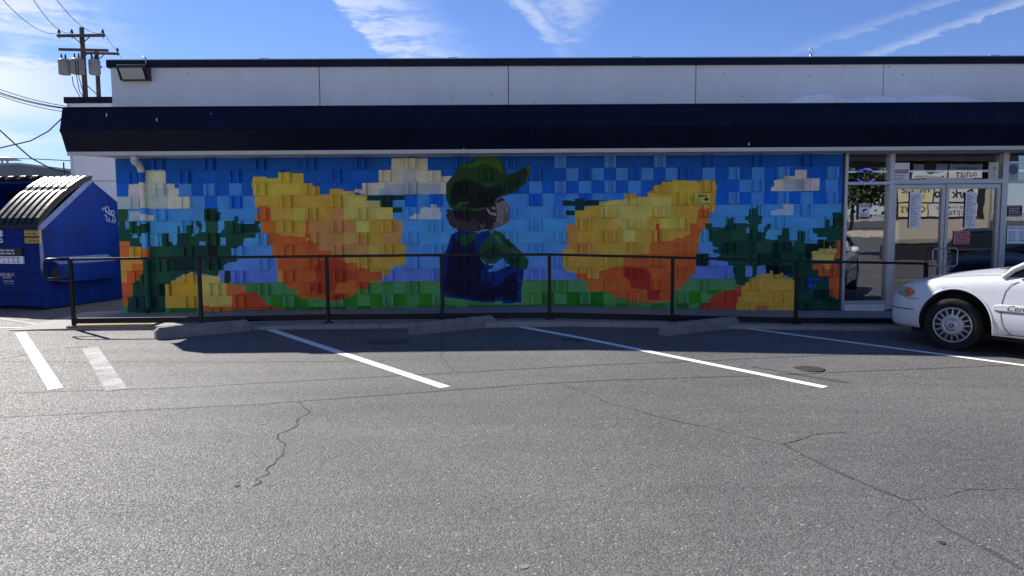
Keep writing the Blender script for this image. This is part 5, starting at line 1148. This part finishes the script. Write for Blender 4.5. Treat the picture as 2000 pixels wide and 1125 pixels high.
def make_car(paint, label, loc, rz, steer):
    car = empty('parked_car', loc, rz, label=label, cat='car', group='parked cars')
    m = MB(); m.smooth = True; rings = []
    stx = np.concatenate([np.linspace(0.885, 0.81, 6), np.linspace(0.79, -0.7, 44), np.linspace(-0.75, -3.0, 30), np.linspace(-3.05, -3.95, 20)])
    for x in stx:
        zb, zs, zc, w = ip(x, ZBT), ip(x, ZSH), ip(x, ZTP), ip(x, HWd)
        half = [(0, zb)]+[(w*0.5, zb), (w*0.88, zb)]
        for t in np.linspace(0.02, 1, 14): z = zb+(zs-zb)*t; half.append((side_y(x, z), z))
        for t in (0.12, 0.3, 0.55, 0.8): half.append((w*0.865*(1-t), zs+(zc-zs)*(1-(1-t)**2.2)))
        half.append((0, zc))
        full = half+[(-y, z) for y, z in half[-2:0:-1]]
        rings.append(m.pts([(x, y, z) for y, z in full])); nf = len(full)
    for a, b in zip(rings, rings[1:]):
        for q in range(nf): m.face((a+q, b+q, b+(q+1) % nf, a+(q+1) % nf))
    m.smooth = False
    m.face([rings[0]+q for q in range(nf)]); m.face([rings[-1]+q for q in range(nf)][::-1])
    body = m.build('body', [paint, M_BLACK], car, local=True)
    cm = MB()
    for ax in (-0.04, -2.77):
        for s in (1, -1): cm.lathe([(0.43, 0.52*s), (0.43, 1.2*s)] if s > 0 else [(0.43, -1.2), (0.43, -0.52)], (ax, 0, 0.335), (0, 1, 0), 48)
    cut = cm.build('cutter', [M_BLACK])
    bm_ = body.modifiers.new('arch', 'BOOLEAN'); bm_.operation = 'DIFFERENCE'; bm_.object = cut; bm_.solver = 'EXACT'
    body.matrix_world; bpy.context.view_layer.update()
    # cut in the car's own frame
    pl, pr = car.location.copy(), car.rotation_euler.copy(); car.location = (0, 0, 0); car.rotation_euler = (0, 0, 0); bpy.context.view_layer.update()
    dg = bpy.context.evaluated_depsgraph_get(); nm = bpy.data.meshes.new_from_object(body.evaluated_get(dg)); body.modifiers.clear(); body.data = nm
    bpy.data.objects.remove(cut); car.location = pl; car.rotation_euler = pr
    nm.materials.clear(); nm.materials.append(paint); nm.materials.append(M_BLACK)
    for p in nm.polygons:
        c = p.center
        rr_ = min(math.hypot(c.x+0.04, c.z-0.335), math.hypot(c.x+2.77, c.z-0.335))
        inner = rr_ < 0.4285 or (abs(rr_-0.43) < 0.004 and abs(p.normal.y) < 0.2 and abs(c.y) > 0.5 and c.z > 0.2)
        p.material_index = 1 if (inner and abs(c.y) < 0.99) else 0
    # arch lips
    for ax in (-0.04, -2.77):
        for s in (1, -1):
            l = MB(); prev = None
            for k in range(33):
                t = math.pi*(-0.06+1.12*k/32); i = None; ps = []
                for rr_, o_ in ((0.428, 0.004), (0.438, 0.010), (0.452, 0.003)):
                    x = ax+math.cos(t)*rr_; z = 0.335+math.sin(t)*rr_; ps.append((x, s*(side_y(x, max(z, 0.2))+o_), z))
                i = l.pts(ps)
                if prev is not None:
                    for q in (0, 1): l.smooth = True; l.face((prev+q, prev+q+1, i+q+1, i+q))
                prev = i
            l.build('arch_lip', paint, car, local=True)
    # strips along the side
    def sstrip(pts, w, mtl, name, s=1, off=0.003, n=14):
        l = MB(); P = []
        for a, b in zip(pts, pts[1:]):
            for k in range(n): P.append((a[0]+(b[0]-a[0])*k/n, a[1]+(b[1]-a[1])*k/n))
        P.append(pts[-1]); prev = None
        for k, (x, z) in enumerate(P):
            a = P[max(k-1, 0)]; b = P[min(k+1, len(P)-1)]; dx, dz = b[0]-a[0], b[1]-a[1]; ln = math.hypot(dx, dz) or 1; nx, nz = -dz/ln, dx/ln
            i = l.pts([(x+nx*w/2, s*(side_y(x+nx*w/2, z+nz*w/2)+off), z+nz*w/2), (x-nx*w/2, s*(side_y(x-nx*w/2, z-nz*w/2)+off), z-nz*w/2)])
            if prev is not None: l.face((prev, prev+1, i+1, i))
            prev = i
        return l.build(name, mtl, car, local=True)
    for s in (1, -1):
        # door seams
        sstrip([(-0.70, 0.895), (-0.63, 0.86), (-0.58, 0.78), (-0.555, 0.66), (-0.555, 0.50), (-0.58, 0.38), (-0.64, 0.30), (-0.68, 0.275)], 0.009, M_TRIM, 'door_seam', s)
        sstrip([(-1.62, 0.95), (-1.62, 0.28)], 0.009, M_TRIM, 'door_seam', s); sstrip([(-0.60, 0.275), (-2.3, 0.275)], 0.007, M_TRIM, 'sill_seam', s)
        # bumper seam and rub line
        sstrip([(0.60, 0.62), (0.40, 0.61)], 0.008, M_TRIM, 'bumper_seam', s); sstrip([(0.60, 0.62), (0.605, 0.66)], 0.008, M_TRIM, 'bumper_seam', s)
        sstrip([(0.86, 0.47), (0.75, 0.475), (0.46, 0.475)], 0.014, M_TRIM, 'rub_line', s)
        # body side moulding
        l = MB(); prev = None
        for k in range(30):
            x = -0.475-(1.875*k/29); h = 0.042 if k else 0.028; ps = [(x, s*(side_y(x, 0.585-h)+0.003), 0.585-h), (x, s*(side_y(x, 0.585-h*.7)+0.016), 0.585-h*.7), (x, s*(side_y(x, 0.585+h*.7)+0.016), 0.585+h*.7), (x, s*(side_y(x, 0.585+h)+0.003), 0.585+h)]
            i = l.pts(ps)
            if prev is not None:
                for q in range(3): l.face((prev+q, prev+q+1, i+q+1, i+q))
            else: l.face((i, i+1, i+2, i+3))
            prev = i
        l.build('side_moulding', paint, car, local=True)
        sstrip([(-0.49, 0.537), (-2.35, 0.537)], 0.006, M_TRIM, 'moulding_line', s, 0.006)
        # headlamp
        for nm_, x0, x1, mt_ in (('headlamp', 0.735, 0.60, M_LAMP), ('indicator', 0.598, 0.475, M_AMB)):
            l = MB(); nx_, nz_ = 12, 6; idx = {}
            for i in range(nx_+1):
                x = x0+(x1-x0)*i/nx_
                full = (0.735-x)/(0.26); top = 0.605+0.125*math.sin(math.pi*min(1, 0.30+0.70*full))**0.6; bot = 0.605-0.005*full
                if nm_ == 'indicator': e = max(0.02, 1-((0.598-x)/0.123)**2.2); mid = 0.69; hh = 0.060*e**0.5; top = mid+hh; bot = mid-hh*0.92
                else: top = 0.690+0.062*min(1, 0.55+1.2*full); bot = 0.690-0.056*min(1, .5+1.5*full)
                top = min(top, ip(x, ZSH)+0.0)
                for j in range(nz_+1):
                    z = bot+(top-bot)*j/nz_; bl = 0.010+0.014*math.sin(math.pi*j/nz_)
                    idx[i, j] = l.pts([(x+0.004, s*(side_y(x, min(z, ip(x, ZSH)))+bl), z)])
            l.smooth = True
            for i in range(nx_):
                for j in range(nz_): l.face((idx[i, j], idx[i+1, j], idx[i+1, j+1], idx[i, j+1]))
            l.build(nm_, mt_, car, local=True)
    # hood seam lines on the top
    for s in (1, -1):
        l = MB(); prev = None
        for k in range(30):
            x = 0.66-1.2*k/29; t = 0.10; w = ip(x, HWd); y = w*0.865*(1-t); zs, zc = ip(x, ZSH), ip(x, ZTP); z = zs+(zc-zs)*(1-(1-t)**2.2)+0.004
            i = l.pts([(x, s*(y-0.004), z), (x, s*(y+0.004), z-0.002)])
            if prev is not None: l.face((prev, prev+1, i+1, i))
            prev = i
        l.build('hood_seam', M_TRIM, car, local=True)
    # grille and front plate recess
    l = MB(); l.box(0.855, 0.89, -0.30, 0.30, 0.46, 0.55); l.build('grille', M_TRIM, car, local=True, bevel=0.01)
    # greenhouse
    gx = np.array([-0.58, -0.95, -1.32, -1.6, -2.0, -2.4, -2.7, -3.08]); gt = np.array([1.04, 1.25, 1.40, 1.44, 1.45, 1.42, 1.30, 1.07]); gw = np.array([0.74, 0.66, 0.58, 0.56, 0.56, 0.57, 0.62, 0.74])
    l = MB(); l.smooth = True; rg = []
    for x in np.linspace(-0.58, -3.08, 36):
        zt2 = float(np.interp(-x, -gx, gt)); w2 = float(np.interp(-x, -gx, gw)); zb2 = ip(x, ZSH)-0.02; wb = 0.80
        rg.append(l.pts([(x, wb, zb2), (x, wb-0.01+(w2-wb)*0.3, zb2+(zt2-zb2)*0.35), (x, wb+(w2-wb)*0.85, zb2+(zt2-zb2)*0.88), (x, w2*0.86, zt2-0.008), (x, 0, zt2+0.015), (x, -w2*0.86, zt2-0.008), (x, -(wb+(w2-wb)*0.85), zb2+(zt2-zb2)*0.88), (x, -(wb-0.01+(w2-wb)*0.3), zb2+(zt2-zb2)*0.35), (x, -wb, zb2)]))
    for a, b in zip(rg, rg[1:]):
        for q in range(8): l.face((a+q, b+q, b+q+1, a+q+1))
    l.build('glasshouse', M_CGL, car, local=True)
    l = MB(); l.smooth = True; rg = []
    for x in np.linspace(-1.28, -2.48, 14):
        zt2 = float(np.interp(-x, -gx, gt))+0.012; w2 = float(np.interp(-x, -gx, gw))
        rg.append(l.pts([(x, w2*1.06, zt2-0.05), (x, w2*0.88, zt2-0.002), (x, 0, zt2+0.017), (x, -w2*0.88, zt2-0.002), (x, -w2*1.06, zt2-0.05)]))
    for a, b in zip(rg, rg[1:]):
        for q in range(4): l.face((a+q, b+q, b+q+1, a+q+1))
    l.build('roof', paint, car, local=True)
    for s in (1, -1):
        for path in ([(-0.52, 0.80, 0.93), (-0.62, 0.785, 1.03), (-0.95, 0.725, 1.22), (-1.30, 0.62, 1.385)], [(-1.68, 0.835, 0.93), (-1.70, 0.60, 1.385)], [(-3.0, 0.80, 1.0), (-2.72, 0.70, 1.22), (-2.46, 0.61, 1.37)]):
            l = MB(); l.tube([(x, s*y, z) for x, y, z in path], 0.035, 8); l.build('pillar', paint, car, local=True)
        l = MB(); l.lathe([(0.03, -0.10), (0.07, -0.06), (0.075, 0.02), (0.05, 0.05)], (-0.92, s*0.99, 1.0), (0, 1, 0), 12); l.build('mirror', paint, car, local=True)
        sstrip([(-0.72, 0.925), (-2.9, 0.965)], 0.02, M_TRIM, 'window_sill', s, 0.004)
    # cowl
    l = MB(); l.hexa([(-0.40, -0.62, 1.02), (-0.40, 0.62, 1.02), (-0.62, 0.72, 1.035), (-0.62, -0.72, 1.035), (-0.42, -0.62, 1.035), (-0.42, 0.62, 1.035), (-0.62, 0.72, 1.07), (-0.62, -0.72, 1.07)]); l.build('cowl', M_TRIM, car, local=True)
    # wheels
    for ax in (0.0, -2.77):
        for s in (1, -1):
            wh = empty('wheel', (ax, s*0.775, 0.325)); wh.parent = car
            wh.rotation_euler = (0, 0, (steer if ax == 0 else 0)+(0 if s > 0 else math.pi))
            l = MB(); l.lathe([(0.20, -0.10), (0.30, -0.105), (0.322, -0.085), (0.326, 0.0), (0.322, 0.082), (0.305, 0.102), (0.262, 0.108), (0.232, 0.098), (0.222, 0.09), (0.221, 0.05)], (0, 0, 0), (0, 1, 0), 48); l.build('tyre', M_TYRE, wh, local=True)
            l = MB(); l.lathe([(0.2225, 0.052), (0.222, 0.082), (0.217, 0.104), (0.203, 0.106), (0.198, 0.092), (0.20, 0.055)], (0, 0, 0), (0, 1, 0), 40); l.build('rim', M_HUB, wh, local=True)
            l = MB(); l.lathe([(0.202, 0.07), (0.202, 0.08)], (0, 0, 0), (0, 1, 0), 32); l.build('wheel_disc', M_BLACK, wh, local=True)
            l = MB(); l.lathe([(0.135, 0.08), (0.130, 0.108), (0.085, 0.125), (0.083, 0.121), (0.078, 0.128), (0.03, 0.134), (0.02, 0.134)], (0, 0, 0), (0, 1, 0), 32); l.build('hubcap', M_HUB, wh, local=True)
            for k in range(16):
                a = 2*math.pi*k/16; ca, sa = math.cos(a), math.sin(a); w1, w2 = 0.012, 0.008
                l = MB(); P = lambda r, t, y: (ca*r-sa*t, y, sa*r+ca*t)
                l.hexa([P(.125, -w1, .085), P(.125, w1, .085), P(.204, w2, .085), P(.204, -w2, .085), P(.125, -w1*.6, .113), P(.125, w1*.6, .113), P(.204, w2*.6, .102), P(.204, -w2*.6, .102)]); l.build('spoke', M_HUB, wh, local=True)
            l = MB(); l.lathe([(0.027, 0.1342), (0.027, 0.137), (0.022, 0.1375)], (0, 0, 0), (0, 1, 0), 20); l.build('emblem', M_INK, wh, local=True)
            l = MB(); l.box(-0.008, 0.010, 0.1372, 0.1392, -0.008, 0.010); l.build('emblem_mark', M_GALV, wh, local=True)
    # undertray
    l = MB(); l.box(-3.5, 0.6, -0.6, 0.6, 0.16, 0.24); l.build('undertray', M_BLACK, car, local=True)
    return car
CROT = math.atan2(0.79, -0.61)-math.radians(2)
wc = onG(1861, 684.5); left = Vector((-0.79, -0.61, 0)); cl_ = wc-left*0.86
car = make_car(M_CARW, 'white sedan with silver hubcaps and amber indicators parked at the right edge', (cl_.x, cl_.y, lot(cl_.x, cl_.y)), CROT, math.radians(9))
l = MB(); vs_, fs = text_geo('Century', 0.105, 0.35, 0.005); b = l.pts([(-0.79-v[0]*1.05, side_y(-0.7, 0.585)+0.0195, 0.585+v[1]*0.9) for v in vs_])
for f in fs: l.face([b+i for i in f])
l.build('lettering', M_INK, car, local=True)
# the neighbouring dark car, mostly out of frame: seen mirrored in the glass doors
car2 = copy_tree(car, None, ('lettering',)); tag(car2, 'dark sedan parked right of the white sedan, mirrored in the glass doors', 'car', 'parked cars')
car2.location = (cl_.x+3.95, cl_.y+0.35, lot(cl_.x+3.95, cl_.y)); pm = {M_CARW: M_CARK}
done = {}
for o in [car2]+list(car2.children_recursive):
    if o.type == 'MESH' and any(mm == M_CARW for mm in o.data.materials):
        if o.data.name not in done:
            me = o.data.copy()
            for i, mm in enumerate(me.materials):
                if mm == M_CARW: me.materials[i] = M_CARK
            done[o.data.name] = me
        o.data = done[o.data.name]

# ------------------------------------------------------------------ utility poles and wires
YPOLE = 45.0
def upole(px_top, py_top, px_bot, py_bot, Y, label, r0=0.14):
    a = onY(px_top, py_top, Y); b = onY(px_bot, py_bot, Y); dirv = (a-b); k = (b.z-0.2)/dirv.z; base = b-dirv*k
    o = empty('utility_pole', tuple(base), label=label, cat='utility pole', group='wooden utility poles behind the shop')
    m = MB(); m.tube([base, base.lerp(a, .5), a], [r0*1.35, r0*1.15, r0], 10); m.build('shaft', M_WOOD, o)
    return o
pole = upole(159, 54, 167, 190, YPOLE, 'tall wooden utility pole with three grey transformers behind the roof at the left')
pole2 = upole(188, 97, 193, 190, YPOLE+6, 'shorter wooden utility pole just right of the transformer pole')
def arm(o, x0, y0, x1, y1, Y, t=0.06):
    a = onY(x0, y0, Y); b = onY(x1, y1, Y); m = MB()
    m.hexa([(a.x, Y-t, a.z-t), (b.x, Y-t, b.z-t), (b.x, Y+t, b.z-t), (a.x, Y+t, a.z-t), (a.x, Y-t, a.z+t), (b.x, Y-t, b.z+t), (b.x, Y+t, b.z+t), (a.x, Y+t, a.z+t)]); m.build('crossarm', M_WOOD, o)
arm(pole, 112, 70, 204, 69, YPOLE-0.2, 0.075); arm(pole, 115, 96.5, 211, 98.5, YPOLE-0.2, 0.07); arm(pole2, 160, 103.5, 232, 105, YPOLE+5.8, 0.07)
for (a, b) in (((143, 72), (157, 84)), ((175, 72), (164, 82))):
    m = MB(); m.tube([onY(*a, YPOLE-0.25), onY(*b, YPOLE-0.25)], 0.03, 6); m.build('brace', M_WOOD, pole)
for (a, b) in (((170, 105), (165, 112)), ((203, 107), (194, 115)), ((176, 106), (186, 115))):
    m = MB(); m.tube([onY(*a, YPOLE+5.7), onY(*b, YPOLE+5.7)], 0.03, 6); m.build('brace', M_WOOD, pole2)
def insul(o, px, py, Y, s=1.0):
    p = onY(px, py, Y); m = MB(); m.lathe([(0.02, -0.3*s), (0.02, 0), (0.08*s, 0.02), (0.09*s, 0.10*s), (0.05*s, 0.16*s), (0.06*s, 0.2*s), (0.02, 0.26*s)], p, (0, 0, 1), 8); m.build('insulator', M_WIRE, o)
for px in (115.5, 140.5, 201): insul(pole, px, 65.5, YPOLE-0.2)
insul(pole2, 229.5, 100.5, YPOLE+5.8)
M_WHT = mat('stencil', (0.1, 0.1, 0.1))
for k, (x0, x1, y0, y1) in enumerate(((116, 136, 115.5, 146), (141, 162.5, 114.5, 145), (175, 194.5, 116, 146))):
    a = onY(x0, y1, YPOLE-0.75); b = onY(x1, y0, YPOLE-0.75); cx_ = (a.x+b.x)/2; r_ = (b.x-a.x)/2
    t = empty('transformer', (0, 0, 0)); t.parent = pole; t.location = Vector((cx_, YPOLE-0.75, a.z))-pole.location
    m = MB(); m.lathe([(r_*.9, 0), (r_, 0.04), (r_, b.z-a.z-0.12), (r_*1.04, b.z-a.z-0.12), (r_*1.04, b.z-a.z-0.07), (r_*.75, b.z-a.z)], (cx_, YPOLE-0.75, a.z), (0, 0, 1), 20); m.build('tank', M_GREYM, t)
    for sx in (-0.4, 0.25):
        m = MB(); m.lathe([(0.05, 0), (0.07, 0.06), (0.045, 0.1), (0.065, 0.16), (0.04, 0.2), (0.05, 0.28), (0.02, 0.34)], (cx_+r_*sx, YPOLE-0.75, b.z-0.03), (0.15*sx, 0, 1), 8); m.build('bushing', M_WIRE, t)
    m = MB(); m.box(cx_-0.1, cx_+0.1, YPOLE-0.75+r_*.9, YPOLE-0.1, a.z+0.5, a.z+0.62); m.build('bracket', M_GREYM, t)
    if k == 2:
        m = MB(); m.box(cx_-0.1, cx_-0.02, YPOLE-0.757-r_, YPOLE-0.752-r_, b.z-0.36, b.z-0.26); m.build('stencil', M_WHT, t)
def wire(pts, r, label, sag=0.0, parent=None, name='overhead_wire'):
    P = [Vector(p) for p in pts]
    Q = []
    if len(P) == 2:
        for k in range(21): t = k/20; q = P[0].lerp(P[1], t); q.z -= sag*4*t*(1-t); Q.append(q)
    else: Q = P
    m = MB(); m.tube(Q, r, 5)
    if parent: return m.build(name, M_WIRE, parent)
    return tag(m.build(name, M_WIRE), label, 'wire', 'overhead wires at the left')
for (px, tx, ty, w_) in ((115.5, -10, -18, 'left'), (140.5, 50, -25, 'middle'), (201, 95, -22, 'right')):
    a = onY(px, 63.5, YPOLE-0.2); b = onY(tx, ty, 26); wire([a, b], 0.014, f'thin wire rising to the upper left from the {w_} insulator of the tall pole', 0.5)
a = onY(203, 64, YPOLE-0.2); b = onY(229, 99, YPOLE+5.8); wire([a, b], 0.014, 'thin wire from the right insulator of the tall pole down to the shorter pole', 0.1)
a = onY(229.5, 100, YPOLE+5.8); b = onY(262, 150, YPOLE+14); wire([a, b], 0.014, 'thin wire going down from the shorter pole behind the roof', 0.1)
a = onY(168, 178, YPOLE); b = onY(230, 214, YPOLE+14); wire([onY(170, 167, YPOLE), b], 0.028, 'dark cable running from the tall pole behind the shop roof', 0.1)
for k, (ya, yb) in enumerate(((165, 208), (172, 211.5), (175, 213), (178, 219.5))):
    wire([onY(-40, ya-6, 36), onY(134, yb, 36)], 0.017 if k != 1 else 0.024, ['uppermost of four parallel wires crossing the sky to the white rear wing', 'second of four parallel wires crossing the sky to the rear wing', 'third of four parallel wires crossing the sky to the rear wing', 'lowest of four parallel wires crossing the sky to the rear wing'][k], 0.15)
wire([onY(-30, 296, 24), onY(60, 275, 24), onY(95, 256, 24), onY(120, 232, 24), onY(140, 214, 24)], 0.022, 'black cable curving up to the corner of the navy canopy')
wire([onY(-20, 236, 25), onY(30, 282, 25), onY(60, 308, 25), onY(95, 327, 25), onY(136, 338, 25)], 0.024, 'thick black cable sagging down behind the dumpster to the rear wing')
wire([onY(-30, 308, 30), onY(70, 310.5, 30), onY(140, 314, 30)], 0.018, 'level thin wire low in the sky left of the rear wing')
for pts in (((141, 149), (143, 165), (152, 182), (158, 192)), ((147, 118), (150, 150), (155, 178), (163, 190)), ((152, 118), (154, 150), (160, 172), (165, 185))):
    m = MB(); m.tube([onY(*p, YPOLE-1.2) for p in pts], 0.022, 5); m.build('drop_cable', M_WIRE, pole)
# slim mast by the wing and the far grey building
p = onY(124, 345, 30); q = onY(124, 317, 30); m = MB(); m.tube([(p.x, 30, 0.2), (q.x, 30, q.z)], 0.03, 6); tag(m.build('thin_mast', M_WIRE), 'thin dark mast standing behind the dumpsters left of the rear wing', 'mast')
YFB = 70.0; a = onY(-60, 330, YFB); b = onY(38, 318, YFB)
fb = empty('grey_building', ((a.x+b.x)/2, YFB, 0.2), label='distant grey concrete building above the dumpsters at the left edge', cat='building')
m = MB(); m.box(a.x-8, b.x, YFB, YFB+15, 0.1, onY(38, 322, YFB).z); m.build('wall', mat('far_concrete', (0.26, 0.25, 0.23), 0.9, var=0.15, vscale=0.6), fb)
m = MB(); m.box(a.x-8.1, b.x+0.1, YFB-0.1, YFB+15, onY(38, 322, YFB).z+0.003, onY(38, 318, YFB).z); m.build('parapet_cap', M_GALV, fb)
p = onY(8, 311, YFB+3); m = MB(); m.lathe([(0.3, 0), (1.5, 0.05), (0.9, 0.25), (0.1, 0.4)], (p.x, YFB+3, p.z-0.15), (0, 0, 1), 16); m.tube([(p.x-.2, YFB+3, p.z-1.2), (p.x-.2, YFB+3, p.z)], .1); m.tube([(p.x+.3, YFB+3, p.z-1.2), (p.x+.3, YFB+3, p.z)], .1); m.build('roof_fan', M_WHITE, fb)

# ------------------------------------------------------------------ across the lot (behind the viewer, mirrored in the glass, plus an added bounce building)
YO = -8.0
def rx(px, py):
    """point in the plane of the board whose mirror image in the glazing shows at this place of the photograph"""
    g_ = onY(px, py, YW+0.03); d_ = ray(px, py); n_ = Vector((math.sin(math.radians(TILT)), -math.cos(math.radians(TILT)), 0))
    d_ = d_-n_*(2*d_.dot(n_)); t_ = (YO+0.1-g_.y)/d_.y; q = g_+d_*t_
    return q.x, q.z
BX0 = rx(1748, 420)[0]; BX1 = rx(1944, 420)[0]; ZR = rx(1850, 317)[1]
op = empty('sign_wall', (19.3, YO, 0), label='beige freestanding wall carrying the shop directory, mirrored in the glass doors', cat='wall')
M_BEIGE = mat('beige_stucco', (0.50, 0.44, 0.35), 0.85, var=0.06, vscale=1.2)
m = MB(); m.box(BX0, BX1, YO-0.8, YO, 0.45, ZR); m.build('wall', M_BEIGE, op, bevel=0.25)
m = MB(); m.box(BX0-0.05, BX1+0.05, YO-0.85, YO+0.05, -0.25, 0.449); m.build('plinth', M_INK, op)
m = MB(); m.box(BX0-2.4, BX1+0.6, YO-3.2, YO+0.5, ZR+0.02, ZR+1.3); m.build('mirror_dark_box', M_INK, op)  # black box added above the wall so the upper panes mirror dark
# unseen long pale building, added to bounce sunlight onto the shaded wall
cr = empty('bounce_building', (-14, -15, 0), label='unseen cream stucco building added across the lot to bounce sunlight onto the mural', cat='building')
M_CRM = mat('cream_stucco', (0.62, 0.57, 0.49), 0.85, var=0.06, vscale=1.0)
m = MB(); m.box(-48, 8, -30, -15, -0.3, 6.4); m.build('wall', M_CRM, cr)
m = MB(); m.box(-48.1, 8.1, -30.1, -14.9, 6.402, 6.75); m.build('coping', M_WHITE, cr)
for k in range(9):
    x = -45+k*5.8; m = MB(); m.box(x, x+2.2, -15.001, -14.96, 0.0, 2.3); m.build('window', M_INK, cr)
    m = MB(); m.box(x-0.08, x+2.28, -15.0, -14.93, 2.302, 2.42); m.build('window_head', M_WHITE, cr)
ds = empty('directory_sign', (18.6, YO+0.05, 1.7), label='large shop directory board on the beige building, mirrored in the glass doors', cat='sign')
def panel(px0, py0, px1, py1, mtl, lines_):
    ax_, az_ = rx(px0, py1); bx_, bz_ = rx(px1, py0); m = MB(); m.box(ax_+.02, bx_-.02, YO+0.06, YO+0.1, az_+.02, bz_-.02); m.build('panel', mtl, ds)
    for (txt, fx, fz, fs, sh, bo) in lines_:
        m = MB(); h = bz_-az_; add_text(m, txt, h*fs, (ax_+(bx_-ax_)*fx, YO+0.104, az_+h*fz), (-1, 0, 0), (0, 0, 1), sh, bo); m.build('lettering', M_INK, ds)
ax_, az_ = rx(1752, 424); bx_, bz_ = rx(1927, 318.5); m = MB(); m.box(ax_-.03, bx_+.03, YO+0.002, YO+0.058, az_-.04, bz_+.04); m.build('board', M_INK, ds)
panel(1781, 319.5, 1851, 349, mat('pale_sign', (0.7, 0.69, 0.66)), [('Member Lock & Detection', .5, .15, .2, .1, .01)])
panel(1852, 319.5, 1926, 349, mat('pale_sign', (0.7, 0.69, 0.66)), [('BEARPAW', .5, .62, .34, 0, .01), ('OUTLET', .5, .24, .42, 0, .02)])
m = MB(); x_, z_ = rx(1816, 326); m.lathe([(.24, 0), (.30, .004)], (x_, YO+.1, z_), (0, 1, 0), 24); m.build('round_crest', mat('crest_brown', (.12, .07, .03)), ds)
panel(1753, 362, 1824, 395, M_CREAM, [('VINTAGE', .5, .72, .45, 0, .01), ('STORE', .55, .32, .3, 0, 0)])
panel(1753, 396, 1812, 424, M_CREAM, [("CIRO'S", .5, .5, .6, 0, .02)])
panel(1825, 362, 1912, 395, mat('pale_sign', (0.7, 0.69, 0.66)), [('Dark Ho', .45, .5, .7, .1, .03)])
panel(1813, 396, 1912, 424, mat('pale_sign', (0.7, 0.69, 0.66)), [('HOUSE OF MOON', .5, .68, .3, 0, .01), ('JIU JITSU', .55, .28, .42, 0, .02)])
# gravel bed, fence and trees beyond the far kerb
m = MB(); m.box(5, 95, -70, -48, -0.2, 0.12); gr = tag(m.build('gravel_bed', mat('pale_gravel', (0.50, 0.44, 0.34), 0.9, var=0.5, vscale=6, bump=0.6, bscale=10)), kind='structure')
fe = empty('iron_fence', (40, -69, 0.1), label='black iron fence behind the pale gravel bed, mirrored in the narrow window', cat='fence')
m = MB()
for k in range(300): x = 20+k*0.2; m.box(x, x+0.035, -69.02, -68.98, 0.1, 2.2)
tag(m.build('picket', M_WIRE, fe), kind='stuff')
for z in (0.35, 2.0):
    m = MB(); m.box(20, 80, -68.97, -68.93, z, z+0.05); m.build('fence_rail', M_WIRE, fe)
M_LEAF = mat('tree_leaf', (0.045, 0.065, 0.025), 0.7, var=0.45, vscale=1.2); M_BARK = mat('tree_bark', (0.09, 0.07, 0.05), 0.9, var=0.3, vscale=4)
def tree(x, y, H, R_, label, seed):
    rr = random.Random(seed); t = empty('leafy_tree', (x, y, 0), label=label, cat='tree', group='trees behind the fence')
    m = MB(); m.tube([(x, y, 0), (x+.2, y, H*.3), (x+.1, y+.1, H*.6)], [.28, .2, .1], 8)
    tips = []
    for k in range(7):
        a = rr.uniform(0, 6.28); e = Vector((x+math.cos(a)*R_*.6, y+math.sin(a)*R_*.6, H*rr.uniform(.5, .9))); m.tube([(x+.15, y, H*rr.uniform(.25, .5)), e], [.1, .03], 5); tips.append(e)
    m.build('trunk', M_BARK, t)
    m = MB()
    for k in range(2600):
        c = rr.choice(tips)+Vector((rr.gauss(0, R_*.3), rr.gauss(0, R_*.3), rr.gauss(0, H*.1))); u = Vector((rr.gauss(0, 1), rr.gauss(0, 1), rr.gauss(0, 1))).normalized()*.38; v = u.orthogonal().normalized()*.22
        m.quad(c-u, c-v, c+u, c+v)
    m.build('crown', M_LEAF, t)
for k, (x, y, H, R_) in enumerate(((36, -73, 10, 4), (41, -75, 12, 4.5), (46, -73, 9.5, 4), (32, -76, 11, 4), (52, -82, 6, 3), (50, -74, 11, 4.5), (56, -75, 9, 4))):
    tree(x, y, H, R_, ['dark tree behind the fence, left of the mirrored trees', 'tallest dark tree behind the fence', 'dark tree near the right end of the fence', 'broad dark tree left beyond the fence', 'low tree beyond the fence end', 'dark tree right of the tallest tree behind the fence', 'rightmost dark tree behind the fence'][k], 50+k)
pt = empty('palm_tree', (55, -60, 0), label='palm tree far across the lot, mirrored in the right window', cat='tree')
m = MB(); m.tube([(55, -60, 0), (55, -60, 3.6)], [.3, .22], 10); m.build('trunk', M_BARK, pt)
m = MB(); rr = random.Random(9)
for k in range(46):
    a = rr.uniform(0, 6.28); el = rr.uniform(-.5, 1.2); ln = rr.uniform(1.6, 2.4)
    P = [Vector((55, -60, 3.7))+Vector((math.cos(a)*math.cos(el)*ln*t, math.sin(a)*math.cos(el)*ln*t, math.sin(el)*ln*t-1.1*t*t)) for t in (0, .3, .6, .85, 1)]
    for p_, q_ in zip(P, P[1:]):
        s_ = Vector((-math.sin(a), math.cos(a), 0))*.16
        for w in range(3): g0 = p_.lerp(q_, w/3); m.quad(g0, g0+s_*1.9+Vector((0, 0, -.35)), g0+s_*1.9+Vector((0, 0, -.40)), g0+Vector((0, 0, -.06))); m.quad(g0, g0-s_*1.9+Vector((0, 0, -.35)), g0-s_*1.9+Vector((0, 0, -.40)), g0+Vector((0, 0, -.06)))
m.build('fronds', M_LEAF, pt)
